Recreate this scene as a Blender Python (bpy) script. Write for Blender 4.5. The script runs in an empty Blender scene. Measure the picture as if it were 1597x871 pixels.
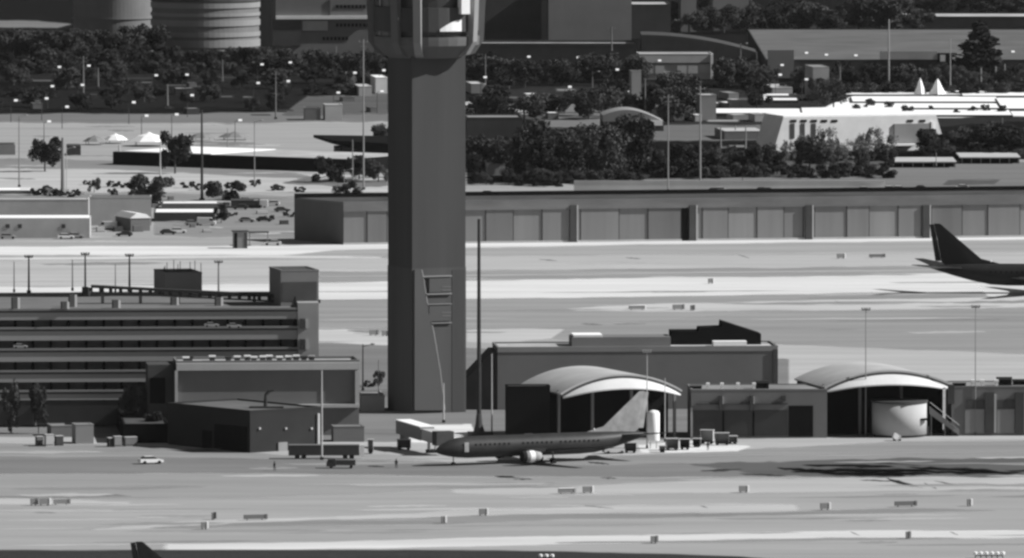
import bpy, math, random
from mathutils import Vector, noise as mnoise
random.seed(7)
R = math.radians
scene = bpy.context.scene
COL = scene.collection

# ------------------------------------------------------------------ camera
W, H, F, HC = 1597.0, 871.0, 16000.0, 150.0
PITCH = math.atan(995.5 / F)
cam = bpy.data.cameras.new('camera')
cam.sensor_width = 36.0
cam.lens = 36.0 * F / W
cam.clip_start = 20.0
cam.clip_end = 60000.0
camo = bpy.data.objects.new('camera', cam)
camo.location = (0, 0, HC)
camo.rotation_euler = (math.pi / 2 - PITCH, 0, 0)
COL.objects.link(camo)
scene.camera = camo

# ------------------------------------------------------------------ sky, sun, exposure
SUN_EL, SUN_AZ = 36.0, -4.0          # azimuth measured from +X (the right) towards +Y (away)
world = bpy.data.worlds.new('World')
scene.world = world
world.use_nodes = True
wt = world.node_tree
bg = wt.nodes['Background']
sky = wt.nodes.new('ShaderNodeTexSky')
sky.sky_type = 'NISHITA'
sky.sun_disc = False
sky.sun_elevation = R(SUN_EL)
sky.sun_rotation = R(90.0 - SUN_AZ)
bw = wt.nodes.new('ShaderNodeRGBToBW')     # the photograph is monochrome
wt.links.new(sky.outputs[0], bw.inputs[0])
wt.links.new(bw.outputs[0], bg.inputs[0])
bg.inputs[1].default_value = 0.05
sun = bpy.data.lights.new('sun', 'SUN')
sun.energy = 5.0
sun.angle = R(0.5)
sun.color = (1, 1, 1)
suno = bpy.data.objects.new('sun', sun)
sd = Vector((math.cos(R(SUN_EL)) * math.cos(R(SUN_AZ)), math.cos(R(SUN_EL)) * math.sin(R(SUN_AZ)), math.sin(R(SUN_EL))))
suno.rotation_euler = sd.to_track_quat('Z', 'Y').to_euler()
suno.location = (0, 2000, 900)
COL.objects.link(suno)
vs = scene.view_settings
vs.view_transform = 'Standard'
vs.look = 'None'
vs.gamma = 1.0
vs.exposure = 0.32
scene.cycles.filter_width = 2.7
scene.cycles.max_bounces = 4
scene.cycles.transparent_max_bounces = 24
scene.cycles.use_adaptive_sampling = True

# ------------------------------------------------------------------ picture -> place
cp, sp = math.cos(PITCH), math.sin(PITCH)
def ray(x, y):
    a, b = (x - W / 2) / F, (H / 2 - y) / F
    return Vector((a, cp + b * sp, -sp + b * cp))
def G(x, y, z=0.0):
    d = ray(x, y); t = (z - HC) / d.z
    return Vector((d.x * t, d.y * t, z))
def atY(x, y, Y):
    d = ray(x, y); t = Y / d.y
    return Vector((d.x * t, Y, HC + d.z * t))
def mpp(Y): return Y / F * 1.0019
def lin(g):
    g /= 255.0
    return g / 12.92 if g < .04045 else ((g + .055) / 1.055) ** 2.4
def alb(g): return min(.82, .30 * lin(g) / lin(163))

# ------------------------------------------------------------------ materials
MATS = {}
def mat(name, a, var=.12, scale=.25, rough=.85, metal=0, stretch=None, spec=.0, emit=0):
    if name in MATS: return MATS[name]
    m = bpy.data.materials.new(name); m.use_nodes = True
    nt = m.node_tree; b = nt.nodes['Principled BSDF']
    b.inputs['Roughness'].default_value = rough
    b.inputs['Metallic'].default_value = metal
    b.inputs['Specular IOR Level'].default_value = spec
    tc = nt.nodes.new('ShaderNodeTexCoord'); mp = nt.nodes.new('ShaderNodeMapping')
    nt.links.new(tc.outputs['Object'], mp.inputs[0])
    if stretch: mp.inputs['Scale'].default_value = stretch
    n = nt.nodes.new('ShaderNodeTexNoise'); n.inputs['Scale'].default_value = scale
    n.inputs['Detail'].default_value = 6; n.inputs['Roughness'].default_value = .62
    nt.links.new(mp.outputs[0], n.inputs[0])
    cr = nt.nodes.new('ShaderNodeMapRange')
    cr.inputs[1].default_value = .32; cr.inputs[2].default_value = .68
    cr.inputs[3].default_value = a * (1 - var); cr.inputs[4].default_value = min(.9, a * (1 + var))
    nt.links.new(n.outputs[0], cr.inputs[0])
    nt.links.new(cr.outputs[0], b.inputs['Base Color'])
    if emit:
        b.inputs['Emission Color'].default_value = (1, 1, 1, 1); b.inputs['Emission Strength'].default_value = emit
    MATS[name] = m
    return m
def gm(g, var=.13, scale=.09, soft=True):    # ground material for a grey level the sunlit ground has
    nm = 'ground_grey_%d%s' % (g, '_soft' if soft else '')
    if nm in MATS: return MATS[nm]
    m = mat(nm, alb(g), var, scale, .95, stretch=(.13, 1.0, 1))
    if soft:                                 # worn, dusty edge: fades out over the 'edge' attribute, broken up by noise
        nt = m.node_tree; b = nt.nodes['Principled BSDF']
        at = nt.nodes.new('ShaderNodeAttribute'); at.attribute_name = 'edge'
        tc = nt.nodes.new('ShaderNodeTexCoord'); mp = nt.nodes.new('ShaderNodeMapping'); mp.inputs['Scale'].default_value = (.25, .8, 1)
        n = nt.nodes.new('ShaderNodeTexNoise'); n.inputs['Scale'].default_value = .35; n.inputs['Detail'].default_value = 4
        nt.links.new(tc.outputs['Object'], mp.inputs[0]); nt.links.new(mp.outputs[0], n.inputs[0])
        ad = nt.nodes.new('ShaderNodeMath'); ad.operation = 'MULTIPLY_ADD'; ad.inputs[1].default_value = 1.1; ad.inputs[2].default_value = -.55
        nt.links.new(n.outputs[0], ad.inputs[0])
        a2 = nt.nodes.new('ShaderNodeMath'); a2.operation = 'ADD'; nt.links.new(at.outputs['Fac'], a2.inputs[0]); nt.links.new(ad.outputs[0], a2.inputs[1])
        mr = nt.nodes.new('ShaderNodeMapRange'); mr.inputs[1].default_value = .12; mr.inputs[2].default_value = .85
        nt.links.new(a2.outputs[0], mr.inputs[0]); nt.links.new(mr.outputs[0], b.inputs['Alpha'])
    return m
M = dict(
    hangar_b=mat('hangar_door_pale', .25, .16, .05, stretch=(2.5, 2.5, .15)), hangar_c=mat('hangar_door_dull', .17, .16, .05, stretch=(2.5, 2.5, .15)),     leaf4=mat('foliage_mid', .06, .4, .3, .9), garage_wall=mat('garage_concrete', .31, .1, .08, stretch=(.3, 1, 2)), garage_core=mat('garage_core', .17, .3, .15),     workshop_wall=mat('workshop_wall', .036, .1, .15), workshop_roof=mat('workshop_roof', .12, .2, .1), pale_screen=mat('pale_screen', .6, .1, .1), leaf3=mat('foliage_sunlit', .16, .4, .3, .9), visor=mat('visor_panel', .62, .12, .1, .5),
        warehouse_roof=mat('warehouse_roof', alb(108), .18, .05), 
    shaft=mat('tower_concrete', .070, .09, .25, stretch=(1, 1, .04)), lower=mat('tower_lower_concrete', .084, .1, .25, stretch=(1, 1, .04)), deck=mat('parking_deck', alb(118), .12, .1), shaft_trim=mat('tower_rib_concrete', .12, .06, .2),
    tower_panel=mat('tower_panel', .095, .04, .1),
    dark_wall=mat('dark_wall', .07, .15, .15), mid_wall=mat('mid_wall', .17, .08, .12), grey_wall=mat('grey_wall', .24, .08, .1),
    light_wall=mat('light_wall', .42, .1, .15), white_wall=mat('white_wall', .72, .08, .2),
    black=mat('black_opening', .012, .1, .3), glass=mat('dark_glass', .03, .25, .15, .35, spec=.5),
    steel=mat('galvanised_steel', .42, .1, 1, .55), dark_steel=mat('dark_steel', .05, .15, 1, .6),
    white=mat('white_paint', .8, .04, .6, .5), roof_white=mat('white_membrane_roof', .82, .05, .06), roof_grey=mat('grey_roof', .22, .2, .08),
    roof_dark=mat('dark_roof', .07, .25, .1), roof_light=mat('light_gravel_roof', .40, .2, .1),
    rubber=mat('rubber', .025, .1, 1), hangar=mat('hangar_door', .21, .14, .05, stretch=(2.5, 2.5, .15)),
    hangar_dark=mat('hangar_end_wall', .11, .12, .06), fascia=mat('hangar_fascia', .16, .2, .1, stretch=(.5, .5, 3)),
    leaf=mat('foliage', .04, .4, .35, .9), leaf2=mat('foliage_olive', .085, .4, .3, .9), bark=mat('bark', .09, .3, 1),
    plane=mat('aircraft_grey_paint', .032, .2, .3, .45, spec=.25), plane_dark=mat('aircraft_dark_paint', .022, .25, .2, .5, spec=.12),
    fin_grey=mat('aircraft_fin_paint', .30, .35, .25, .5), skin=mat('skin', .2, .1, 2), cloth=mat('dark_clothing', .03, .2, 2), vest=mat('light_vest', .35, .1, 2),
    car_white=mat('car_paint_white', .8, .03, 1, .3, spec=.5), car_dark=mat('car_paint_dark', .05, .1, 1, .3, spec=.5), car_grey=mat('car_paint_silver', .35, .05, 1, .35, spec=.5),
    canvas=mat('canvas_grey', .2, .15, .2), canvas_white=mat('canvas_white', .8, .05, .2), lampglass=mat('lamp_glass', .82, .02, 1, .3),
)

# ------------------------------------------------------------------ mesh builder
class MB:
    def __init__(s): s.v = []; s.f = []
    def add(s, vs, fs):
        k = len(s.v); s.v += [tuple(v) for v in vs]; s.f += [tuple(i + k for i in f) for f in fs]; return s
    def box(s, x0, x1, y0, y1, z0, z1):
        if x0 > x1: x0, x1 = x1, x0
        if y0 > y1: y0, y1 = y1, y0
        if z0 > z1: z0, z1 = z1, z0
        return s.add([(x0,y0,z0),(x1,y0,z0),(x1,y1,z0),(x0,y1,z0),(x0,y0,z1),(x1,y0,z1),(x1,y1,z1),(x0,y1,z1)],
              [(3,2,1,0),(4,5,6,7),(0,1,5,4),(1,2,6,5),(2,3,7,6),(3,0,4,7)])
    def prism(s, pts, z0, z1):               # pts ccw seen from above; z0/z1 number or list
        n = len(pts); a = z0 if isinstance(z0, list) else [z0] * n; b = z1 if isinstance(z1, list) else [z1] * n
        return s.add([(p[0], p[1], a[i]) for i, p in enumerate(pts)] + [(p[0], p[1], b[i]) for i, p in enumerate(pts)],
              [tuple(range(n))[::-1], tuple(range(n, 2 * n))] + [(i, (i + 1) % n, n + (i + 1) % n, n + i) for i in range(n)])
    def xprof(s, prof, y0, y1):              # profile in x,z extruded along y
        n = len(prof)
        return s.add([(p[0], y0, p[1]) for p in prof] + [(p[0], y1, p[1]) for p in prof],
              [tuple(range(n)), tuple(range(n, 2 * n))[::-1]] + [(i, n + i, n + (i + 1) % n, (i + 1) % n) for i in range(n)])
    def tube(s, p, q, r0, r1=None, n=8):
        r1 = r0 if r1 is None else r1
        p, q = Vector(p), Vector(q); d = (q - p).normalized()
        u = d.cross(Vector((0, 0, 1)) if abs(d.z) < .9 else Vector((1, 0, 0))).normalized(); w = d.cross(u)
        ring = lambda c, r: [c + (u * math.cos(2 * math.pi * i / n) + w * math.sin(2 * math.pi * i / n)) * r for i in range(n)]
        return s.add(ring(p, r0) + ring(q, r1), [tuple(range(n)), tuple(range(n, 2 * n))[::-1]] + [(i, n + i, n + (i + 1) % n, (i + 1) % n) for i in range(n)])
    def loft(s, rings):
        n = len(rings[0]); vs_ = [p for r in rings for p in r]; fs = []
        for k in range(len(rings) - 1):
            for i in range(n):
                j = (i + 1) % n; fs.append((k * n + i, (k + 1) * n + i, (k + 1) * n + j, k * n + j))
        fs.append(tuple(range(n))); fs.append(tuple(range((len(rings) - 1) * n, len(rings) * n))[::-1])
        return s.add(vs_, fs)
    def lathe(s, prof, n=48, cx=0, cy=0):
        return s.loft([[(cx + r * math.cos(-2 * math.pi * i / n), cy + r * math.sin(-2 * math.pi * i / n), z) for i in range(n)] for r, z in prof])
    def build(s, name, m, parent=None, smooth=False, loc=None):
        me = bpy.data.meshes.new(name); me.from_pydata(s.v, [], s.f); me.update()
        if smooth:
            for p in me.polygons: p.use_smooth = True
        me.materials.append(M[m] if isinstance(m, str) else m)
        o = bpy.data.objects.new(name, me); COL.objects.link(o)
        if parent: o.parent = parent
        if loc is not None: o.location = loc
        return o
def tag(o, label=None, cat=None, group=None, kind=None):
    if label: o['label'] = label
    if cat: o['category'] = cat
    if group: o['group'] = group
    if kind: o['kind'] = kind
    return o
def empty(name, loc, rz=0, label=None, cat=None, group=None):
    o = bpy.data.objects.new(name, None); COL.objects.link(o); o.location = loc; o.rotation_euler = (0, 0, rz)
    return tag(o, label, cat, group)
KIDS = {}
def copy_tree(o, parent=None):
    if o.name not in KIDS or parent is None:
        KIDS[o.name] = [c for c in COL.objects if c.parent == o]
    c = o.copy(); COL.objects.link(c); c.parent = parent
    for ch in KIDS[o.name]: copy_tree(ch, c)
    return c
def ordinal(n):
    w = ['first', 'second', 'third', 'fourth', 'fifth', 'sixth', 'seventh', 'eighth', 'ninth', 'tenth', 'eleventh', 'twelfth']
    return w[n] if n < 12 else '%d%s' % (n + 1, 'th' if 10 <= (n + 1) % 100 <= 20 else {1: 'st', 2: 'nd', 3: 'rd'}.get((n + 1) % 10, 'th'))

# ------------------------------------------------------------------ the ground and its strips
MB().add([(-30000, -3000, 0), (30000, -3000, 0), (30000, 45000, 0), (-30000, 45000, 0)], [(0, 1, 2, 3)]).build('ground', gm(163, soft=False)).__setitem__('kind', 'structure')
zlev = [0.0]
def zone(name, pts, g, jit=.8, ex=None, ey=None):
    """flat strip whose outline is given where it lies in the photograph; ragged, soft-edged"""
    zlev[0] += .0012
    n = len(pts); out = []
    ar = sum(pts[i][0] * pts[(i + 1) % n][1] - pts[(i + 1) % n][0] * pts[i][1] for i in range(n))
    if ar < 0: pts = pts[::-1]
    for i in range(n):
        (x0, y0), (x1, y1) = pts[i], pts[(i + 1) % n]
        k = max(1, min(90, int(abs(x1 - x0) / 14)))
        for j in range(k):
            t = j / k; x = x0 + (x1 - x0) * t; y = y0 + (y1 - y0) * t
            e = jit * (mnoise.noise(Vector((x * .012, y * .3, zlev[0] * 240))) * 2.2 + mnoise.noise(Vector((x * .06, y * .5, zlev[0] * 420))) * .9)
            out.append((x, y + (e if 0 < j or k == 1 else 0)))
    N = len(out); xs_ = [p[0] for p in out]; th = 2 * abs(ar) / 2 / max(1, max(xs_) - min(xs_)) / 2
    ey = ey or min(1.5, th * .3); ex = ex or 2.5
    inn, outr = [], []
    for i in range(N):
        a, b_ = out[i - 1], out[(i + 1) % N]; dx, dy = b_[0] - a[0], b_[1] - a[1]; L_ = math.hypot(dx, dy * 6) or 1
        nx, ny = dy * 6 / L_, -dx / L_          # outwards (picture y points down)
        inn.append((out[i][0] - nx * ex, out[i][1] - ny * ey)); outr.append((out[i][0] + nx * ex, out[i][1] + ny * ey))
    P = [G(x, max(y, -520), zlev[0]) for x, y in outr] + [G(x, max(y, -520), zlev[0]) for x, y in inn]
    mb = MB(); mb.v = [tuple(p) for p in P]
    mb.f = [(i, (i + 1) % N, N + (i + 1) % N, N + i) for i in range(N)] + [tuple(range(N, 2 * N))]
    o = mb.build(name, gm(g)); o['kind'] = 'structure'; o.visible_shadow = False   # a painted-thin sheet
    at = o.data.attributes.new('edge', 'FLOAT', 'POINT'); at.data.foreach_set('value', [0.0] * N + [1.0] * N)
    return o
def interp(L, x):
    if x <= L[0][0]: return L[0][1]
    for (a, b), (c, d) in zip(L, L[1:]):
        if x <= c: return b + (d - b) * (x - a) / (c - a)
    return L[-1][1]
def ribbon(name, rows, g):
    """rows: list of (x, ytop, ybottom, softness); soft upper and lower edges, soft ends"""
    zlev[0] += .0012
    mb = MB(); al = []; n = len(rows)
    for k in range(4):
        for i, (x, a, b, e) in enumerate(rows):
            if b - a < .3: m_ = (a + b) / 2; a, b = m_ - .15, m_ + .15
            e = min(e, (b - a) * .42)
            mb.v.append(tuple(G(x, (a - e, a + e, b - e, b + e)[k], zlev[0])))
            al.append(0.0 if k in (0, 3) or i in (0, n - 1) else 1.0)
    for k in range(3):
        for i in range(n - 1): mb.f.append((k * n + i, (k + 1) * n + i, (k + 1) * n + i + 1, k * n + i + 1))
    o = mb.build(name, gm(g)); o['kind'] = 'structure'; o.visible_shadow = False   # a painted-thin sheet
    at = o.data.attributes.new('edge', 'FLOAT', 'POINT'); at.data.foreach_set('value', al)
    return o
def strip(name, top, bot, g, jit=.8, soft=1.5):
    x0, x1 = top[0][0], top[-1][0]; k = int(max(6, min(110, (x1 - x0) / 13))); rows = []
    for i in range(k + 1):
        x = x0 + (x1 - x0) * i / k
        nz = lambda y, q: jit * (mnoise.noise(Vector((x * .011, y * .3, zlev[0] * 240 + q))) * 2.0 + mnoise.noise(Vector((x * .05, y * .5, zlev[0] * 420 + q))) * .9)
        a, b = interp(top, x), interp(bot, x); f_ = min(1, (b - a) / 5)
        rows.append((x, a + nz(a, 0) * f_, b + nz(b, 7) * f_, soft))
    return ribbon(name, rows, g)

zone('scrubland', [(-400, -300), (2000, -300), (2000, 200), (1500, 250), (1385, 262), (1380, 276), (890, 286), (728, 287), (728, 184), (-400, 182)], 27, 1.5)
zone('road', [(-60, 32), (60, 33), (112, 38), (90, 44), (-60, 42)], 120, 1)
zone('verge', [(730, 135), (830, 190), (1000, 190), (1200, 215), (1600, 190), (1600, 140), (1150, 140), (1000, 130)], 48, 2)
zone('verge', [(-100, 150), (240, 128), (600, 140), (600, 165), (-100, 172)], 36, 2)
zone('grass_verge', [(-300, 178), (610, 176), (610, 190), (300, 192), (-300, 190)], 120, 1.5)
zone('verge', [(480, 150), (605, 145), (605, 178), (440, 180)], 95, 2)
zone('gravel_lot', [(800, 200), (830, 235), (800, 262), (728, 262), (728, 240)], 120, 2)
zone('gravel_lot', [(850, 150), (960, 165), (1000, 195), (830, 200)], 120, 2)
zone('paved_lot', [(960, 195), (1190, 195), (1200, 218), (1000, 222)], 110, 1.5)
zone('road', [(-300, 262), (180, 258), (480, 272), (605, 276), (605, 300), (-300, 300)], 185, 1)
zone('verge', [(-300, 252), (100, 248), (380, 262), (500, 276), (470, 279), (200, 266), (-300, 257)], 135, 1)
zone('grass_verge', [(480, 276), (605, 278), (605, 290), (520, 291), (440, 286)], 118, 1.2)
zone('verge', [(-300, 303), (240, 300), (470, 306), (470, 320), (-300, 318)], 140, 1.6)
zone('paved_lot', [(240, 318), (470, 316), (460, 372), (240, 368)], 140, 1.6)
zone('road_embankment', [(895, 281), (1380, 274), (1385, 257), (1900, 246), (1900, 297), (895, 299)], 122, .6)
zone('verge', [(728, 288), (895, 287), (895, 302), (728, 304)], 160, 1)
zone('verge', [(1480, 281), (1560, 281), (1550, 288), (1470, 288)], 90, 1)
zone('road', [(728, 300), (1300, 297), (1900, 291), (1900, 298), (1300, 303), (728, 306)], 165, .5)
strip('service_road', [(-300, 386), (450, 384), (535, 381), (1110, 373), (1900, 362)], [(-300, 399), (450, 398), (535, 390), (1110, 380), (1900, 370)], 222, .6)
strip('taxiway_edge', [(-300, 405), (400, 399), (600, 400)], [(-300, 408), (400, 402), (600, 403)], 205, .5)
strip('taxiway', [(-300, 409), (600, 404), (728, 400), (1900, 392)], [(-300, 452), (600, 440), (728, 436), (1900, 412)], 182)
strip('taxiway_shoulder', [(490, 424), (728, 423), (1100, 419), (1900, 410)], [(490, 442), (728, 437), (1100, 432), (1900, 420)], 150, 1)
strip('taxiway_edge', [(490, 430), (728, 428), (1100, 424), (1900, 414)], [(490, 433), (728, 431), (1100, 427), (1900, 417)], 166, .8)
strip('runway_shoulder', [(-300, 452), (490, 442), (728, 438), (1100, 432), (1900, 420)], [(-300, 480), (490, 468), (728, 467), (1100, 462), (1900, 448)], 218, .8)
strip('runway', [(-300, 480), (490, 468), (728, 467), (1100, 462), (1400, 457), (1900, 450)], [(-300, 520), (490, 510), (728, 512), (900, 520), (1100, 520), (1900, 480)], 153, .8)
strip('runway_edge', [(880, 482), (1000, 475), (1300, 468), (1500, 463), (1900, 453)], [(880, 483.5), (1000, 486), (1300, 484), (1500, 481), (1900, 474)], 196, .8)
zone('runway_edge', [(1520, 440), (1900, 430), (1900, 462), (1540, 462)], 215, 1)
strip('runway', [(490, 514), (600, 511), (728, 513), (880, 511), (1200, 487), (1900, 478)], [(490, 517), (728, 516), (880, 530), (1000, 545), (1200, 537), (1900, 565)], 150, .6)
zone('runway_shoulder', [(490, 515), (540, 514), (605, 525), (620, 560), (620, 580), (490, 572)], 196, .7)
zone('runway_shoulder', [(728, 515), (800, 513), (880, 515), (860, 528), (780, 536), (728, 534)], 190, .7)
strip('grass_verge', [(1190, 537), (1400, 545), (1900, 565)], [(1190, 605), (1400, 610), (1900, 612)], 180, .6)
zone('road', [(555, 545), (620, 542), (620, 562), (555, 566)], 178, .6)
zone('grass_verge', [(560, 586), (612, 582), (612, 606), (560, 608)], 120, 1.6)
zone('apron', [(500, 535), (1230, 560), (1230, 690), (-300, 690), (-300, 610)], 128, .5)
zone('forecourt', [(560, 608), (640, 606), (640, 618), (560, 618)], 115, .5)
# foreground apron
strip('service_road', [(-300, 676), (600, 690), (1060, 686), (1900, 674)], [(-300, 689), (390, 712), (600, 708), (700, 722), (1180, 702), (1400, 688), (1900, 682)], 178, .7)
strip('apron', [(-300, 688), (200, 694), (400, 708), (700, 722), (900, 716), (1180, 700), (1400, 690), (1900, 684)], [(-300, 740), (400, 736), (700, 740), (1200, 745), (1900, 742)], 146, .8)
strip('apron', [(-300, 716), (200, 712), (400, 716), (700, 724), (850, 727), (1200, 722), (1900, 712)], [(-300, 740), (200, 738), (500, 740), (800, 744), (1200, 743), (1900, 740)], 128, 1)
zone('apron', [(630, 664), (735, 661), (745, 684), (700, 693), (640, 690)], 225, 1)
zone('apron', [(995, 694), (1080, 688), (1172, 697), (1150, 704), (1000, 706)], 225, .8)
strip('taxiway', [(-300, 742), (400, 738), (800, 746), (1200, 746), (1900, 744)], [(-300, 778), (400, 776), (900, 756), (1200, 750), (1900, 748)], 153, .8)
strip('taxiway_edge', [(-300, 776), (60, 778), (210, 783)], [(-300, 786), (60, 787), (210, 786)], 184, .7)
strip('taxiway_edge', [(700, 764), (900, 758), (1130, 748), (1400, 745), (1900, 744)], [(700, 770), (900, 772), (1130, 769), (1400, 766), (1900, 763)], 184, .7)
strip('taxiway_shoulder', [(-300, 772), (60, 774), (210, 773)], [(-300, 776), (60, 777), (210, 775)], 136, .8)
strip('taxiway_edge', [(140, 826), (300, 813), (560, 805), (700, 797), (1000, 788), (1250, 787)], [(140, 828), (300, 823), (560, 811), (700, 806), (1000, 800), (1250, 797)], 186, .8)
strip('taxiway_shoulder', [(230, 823), (420, 814), (700, 806), (800, 803), (1100, 801)], [(230, 825), (420, 821), (700, 817), (800, 813), (1100, 806)], 142, .8)
strip('taxiway_shoulder', [(1080, 803), (1250, 798), (1400, 793), (1560, 796)], [(1080, 806), (1250, 803), (1400, 800), (1560, 797)], 138, .7)
strip('taxiway_edge', [(250, 849), (500, 845), (800, 838), (1000, 835), (1300, 828), (1900, 826)], [(250, 859), (500, 857), (800, 851), (1000, 847), (1300, 840), (1900, 838)], 212, .7)
strip('taxiway_shoulder', [(860, 846), (1100, 843), (1280, 839), (1500, 839)], [(860, 848), (1100, 846), (1280, 843), (1500, 841)], 145, .6)
strip('taxiway', [(-300, 858.2), (400, 857.8), (770, 858.2), (960, 862), (1150, 868), (1300, 880)], [(-300, 960), (400, 960), (800, 960), (1000, 960), (1200, 960), (1300, 960)], 62, .25)
zone('white_paved_lot', [(1250, 178), (1330, 150), (1420, 145), (1900, 138), (1900, 176), (1560, 182), (1380, 184)], 252, 1.5)
zone('verge', [(1195, 245), (1385, 240), (1385, 272), (1195, 276)], 92, 1.5)
zone('verge', [(-100, 100), (300, 104), (605, 118), (605, 130), (-100, 124)], 40, 2)
for q_ in range(26):
    x_ = random.uniform(0, 600); y_ = random.uniform(112, 180); streak_later = (x_, y_)
    ribbon('bare_earth', [(x_ + 6 * i, y_ - 1.2, y_ + 1.2, .5) for i in range(random.randint(4, 9))], random.choice((60, 75, 90)))
for q_ in range(34):
    x_ = random.uniform(735, 1230); y_ = random.uniform(140, 262)
    ribbon('bare_earth', [(x_ + 6 * i, y_ - 1.6, y_ + 1.6, .6) for i in range(random.randint(4, 10))], random.choice((70, 95, 125, 150)))
# dark streaks on the apron
def streak(x0, y0, x1, y1, th, g=34, name='dark_streak'):
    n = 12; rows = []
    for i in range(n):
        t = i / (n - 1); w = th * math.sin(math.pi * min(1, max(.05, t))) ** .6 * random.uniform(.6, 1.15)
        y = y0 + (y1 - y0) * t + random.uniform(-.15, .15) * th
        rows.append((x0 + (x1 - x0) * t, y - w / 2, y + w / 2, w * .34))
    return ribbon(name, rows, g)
zone('dark_apron_patch', [(1075, 724), (1200, 720), (1330, 716), (1900, 712), (1900, 742), (1300, 744), (1180, 740)], 98, 1.6)  # mid-dark patch beneath the darker streaks
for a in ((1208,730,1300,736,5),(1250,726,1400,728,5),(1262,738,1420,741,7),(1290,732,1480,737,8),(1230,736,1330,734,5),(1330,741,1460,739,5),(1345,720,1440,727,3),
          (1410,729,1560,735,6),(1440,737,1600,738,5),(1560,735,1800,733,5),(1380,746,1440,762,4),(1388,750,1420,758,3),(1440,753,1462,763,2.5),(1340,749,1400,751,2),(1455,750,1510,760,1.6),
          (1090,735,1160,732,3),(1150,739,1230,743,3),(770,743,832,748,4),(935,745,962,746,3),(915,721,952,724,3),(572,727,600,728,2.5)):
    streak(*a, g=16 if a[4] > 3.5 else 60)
for a in ((905,505,940,507,2),(955,506,1010,505,1.6),(975,402,1000,404,1.6),(1150,397,1170,403,1.4),(1300,470,1330,474,1.6),(1409,458,1430,459,1.5),(540,516,580,519,1.6),(895,787,960,794,1.6),(1090,788,1105,793,1.6),(1325,829,1342,836,1.6),(1480,829,1495,835,1.6),(50,799,90,800,2.2),(130,771,200,773,2.2),(840,405,870,407,1.4)):
    streak(*a, g=115)

rw = random.Random(5)
for i in range(110):                       # faint worn streaks along the pavements
    y = rw.choice((rw.uniform(392, 535), rw.uniform(700, 856), rw.uniform(742, 856)))
    x = rw.uniform(-100, 1600); L_ = rw.uniform(60, 420); lighter = rw.random() < .45
    streak(x, y, x + L_, y - L_ * .008 + rw.uniform(-1, 1), rw.uniform(1.2, 4.5), g=rw.choice((176, 184)) if lighter else rw.choice((146, 138, 150)), name='pavement_wear')
for i in range(60):                        # patchy dirt on the lots at the left
    y = rw.uniform(186, 385); x = rw.uniform(-60, 600); L_ = rw.uniform(20, 140)
    streak(x, y, x + L_, y + rw.uniform(-1, 2), rw.uniform(1, 3.5), g=rw.choice((130, 140, 182, 190, 120)), name='dirt_patch')

# ------------------------------------------------------------------ buildings
class Bld:
    """empty at the front corner; local x runs along the right-hand face, local y into the depth"""
    def __init__(s, name, label, cx, cy, theta, cat='building', z=0, group=None):
        s.O = G(cx, cy, z); s.th = R(theta); s.name = name
        s.r = Vector((math.cos(s.th), math.sin(s.th))); s.l = Vector((-math.sin(s.th), math.cos(s.th)))
        s.e = empty(name, s.O, s.th, label, cat, group)
    def _hit(s, px, py, dv, off=(0, 0)):
        d = ray(px, py); det = d.x * (-dv.y) + dv.x * d.y
        ox, oy = s.O.x + off[0], s.O.y + off[1]
        t = (ox * (-dv.y) + dv.x * oy) / det
        u = (d.x * oy - d.y * ox) / det
        return -u if False else ((d.x * t - ox) * dv.x + (d.y * t - oy) * dv.y), HC + d.z * t - s.O.z
    def f(s, px, py, v=0): return s._hit(px, py, s.r, (s.l.x * v, s.l.y * v))      # (x, z) on the right face (v metres in)
    def g(s, px, py, u=0): return s._hit(px, py, s.l, (s.r.x * u, s.r.y * u))      # (y, z) on the left face
    def depth_to(s, h, ybk, px=None):          # depth so that the rear roof edge reaches picture row ybk
        p = G(px or (s.O.x / mpp(s.O.y) + W / 2), ybk, s.O.z + h)
        return max(1.0, (p.x - s.O.x) * s.l.x + (p.y - s.O.y) * s.l.y)
    def body(s, xr, ytop, xl=None, ybk=None, depth=None, wall='mid_wall', roof='roof_grey', par=.5, name='wall'):
        u1 = s.f(xr, ytop)[0]; h = s.g((s.O.x / s.O.y) * F * 1.0 + W / 2, ytop)[1] if False else s._hit(s.O.x / (s.O.y * cp + (HC - s.O.z) * sp) * F + W / 2, ytop, s.r)[1]
        v1 = s.g(xl, ytop)[0] if xl is not None else (s.depth_to(h, ybk) if ybk is not None else depth)
        s.w, s.h, s.d = u1, h, v1
        a, b = (0, u1) if u1 > 0 else (u1, 0)
        MB().box(a, b, 0, v1, 0, h).build(name, wall, s.e)
        if roof:
            MB().box(a + .4, b - .4, .4, v1 - .4, h + .003, h + .12).build('roof', roof, s.e)
            if par:
                m = MB(); t = .35
                m.box(a - .05, b + .05, -.05, t, h + .003, h + par).box(a - .05, b + .05, v1 - t, v1 + .05, h + .003, h + par)
                m.box(a - .05, a + t, t, v1 - t, h + .003, h + par).box(b - t, b + .05, t, v1 - t, h + .003, h + par)
                m.build('parapet', wall, s.e)
        return s
    def feat(s, name, x0, y0, x1, y1, m, out=.12, inn=.1, parent=None, label=None):   # box on the right face given by picture corners
        xm, ym = (x0 + x1) / 2, (y0 + y1) / 2
        u0 = s.f(x0, ym)[0]; u1 = s.f(x1, ym)[0]; z1 = s.f(xm, y0)[1]; z0 = s.f(xm, y1)[1]
        o = MB().box(u0, u1, -out, inn, max(z0, .01), z1).build(name, m, parent or s.e)
        if label: o['label'] = label
        return o
    def featl(s, name, x0, y0, x1, y1, m, out=.12, inn=.1):
        v0 = s.g(x0, y0)[0]; v1 = s.g(x1, y0)[0]; z1 = s.g((x0 + x1) / 2, y0)[1]; z0 = s.g((x0 + x1) / 2, y1)[1]
        return MB().box(-out, inn, v0, v1, max(z0, .01), z1).build(name, m, s.e)
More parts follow.
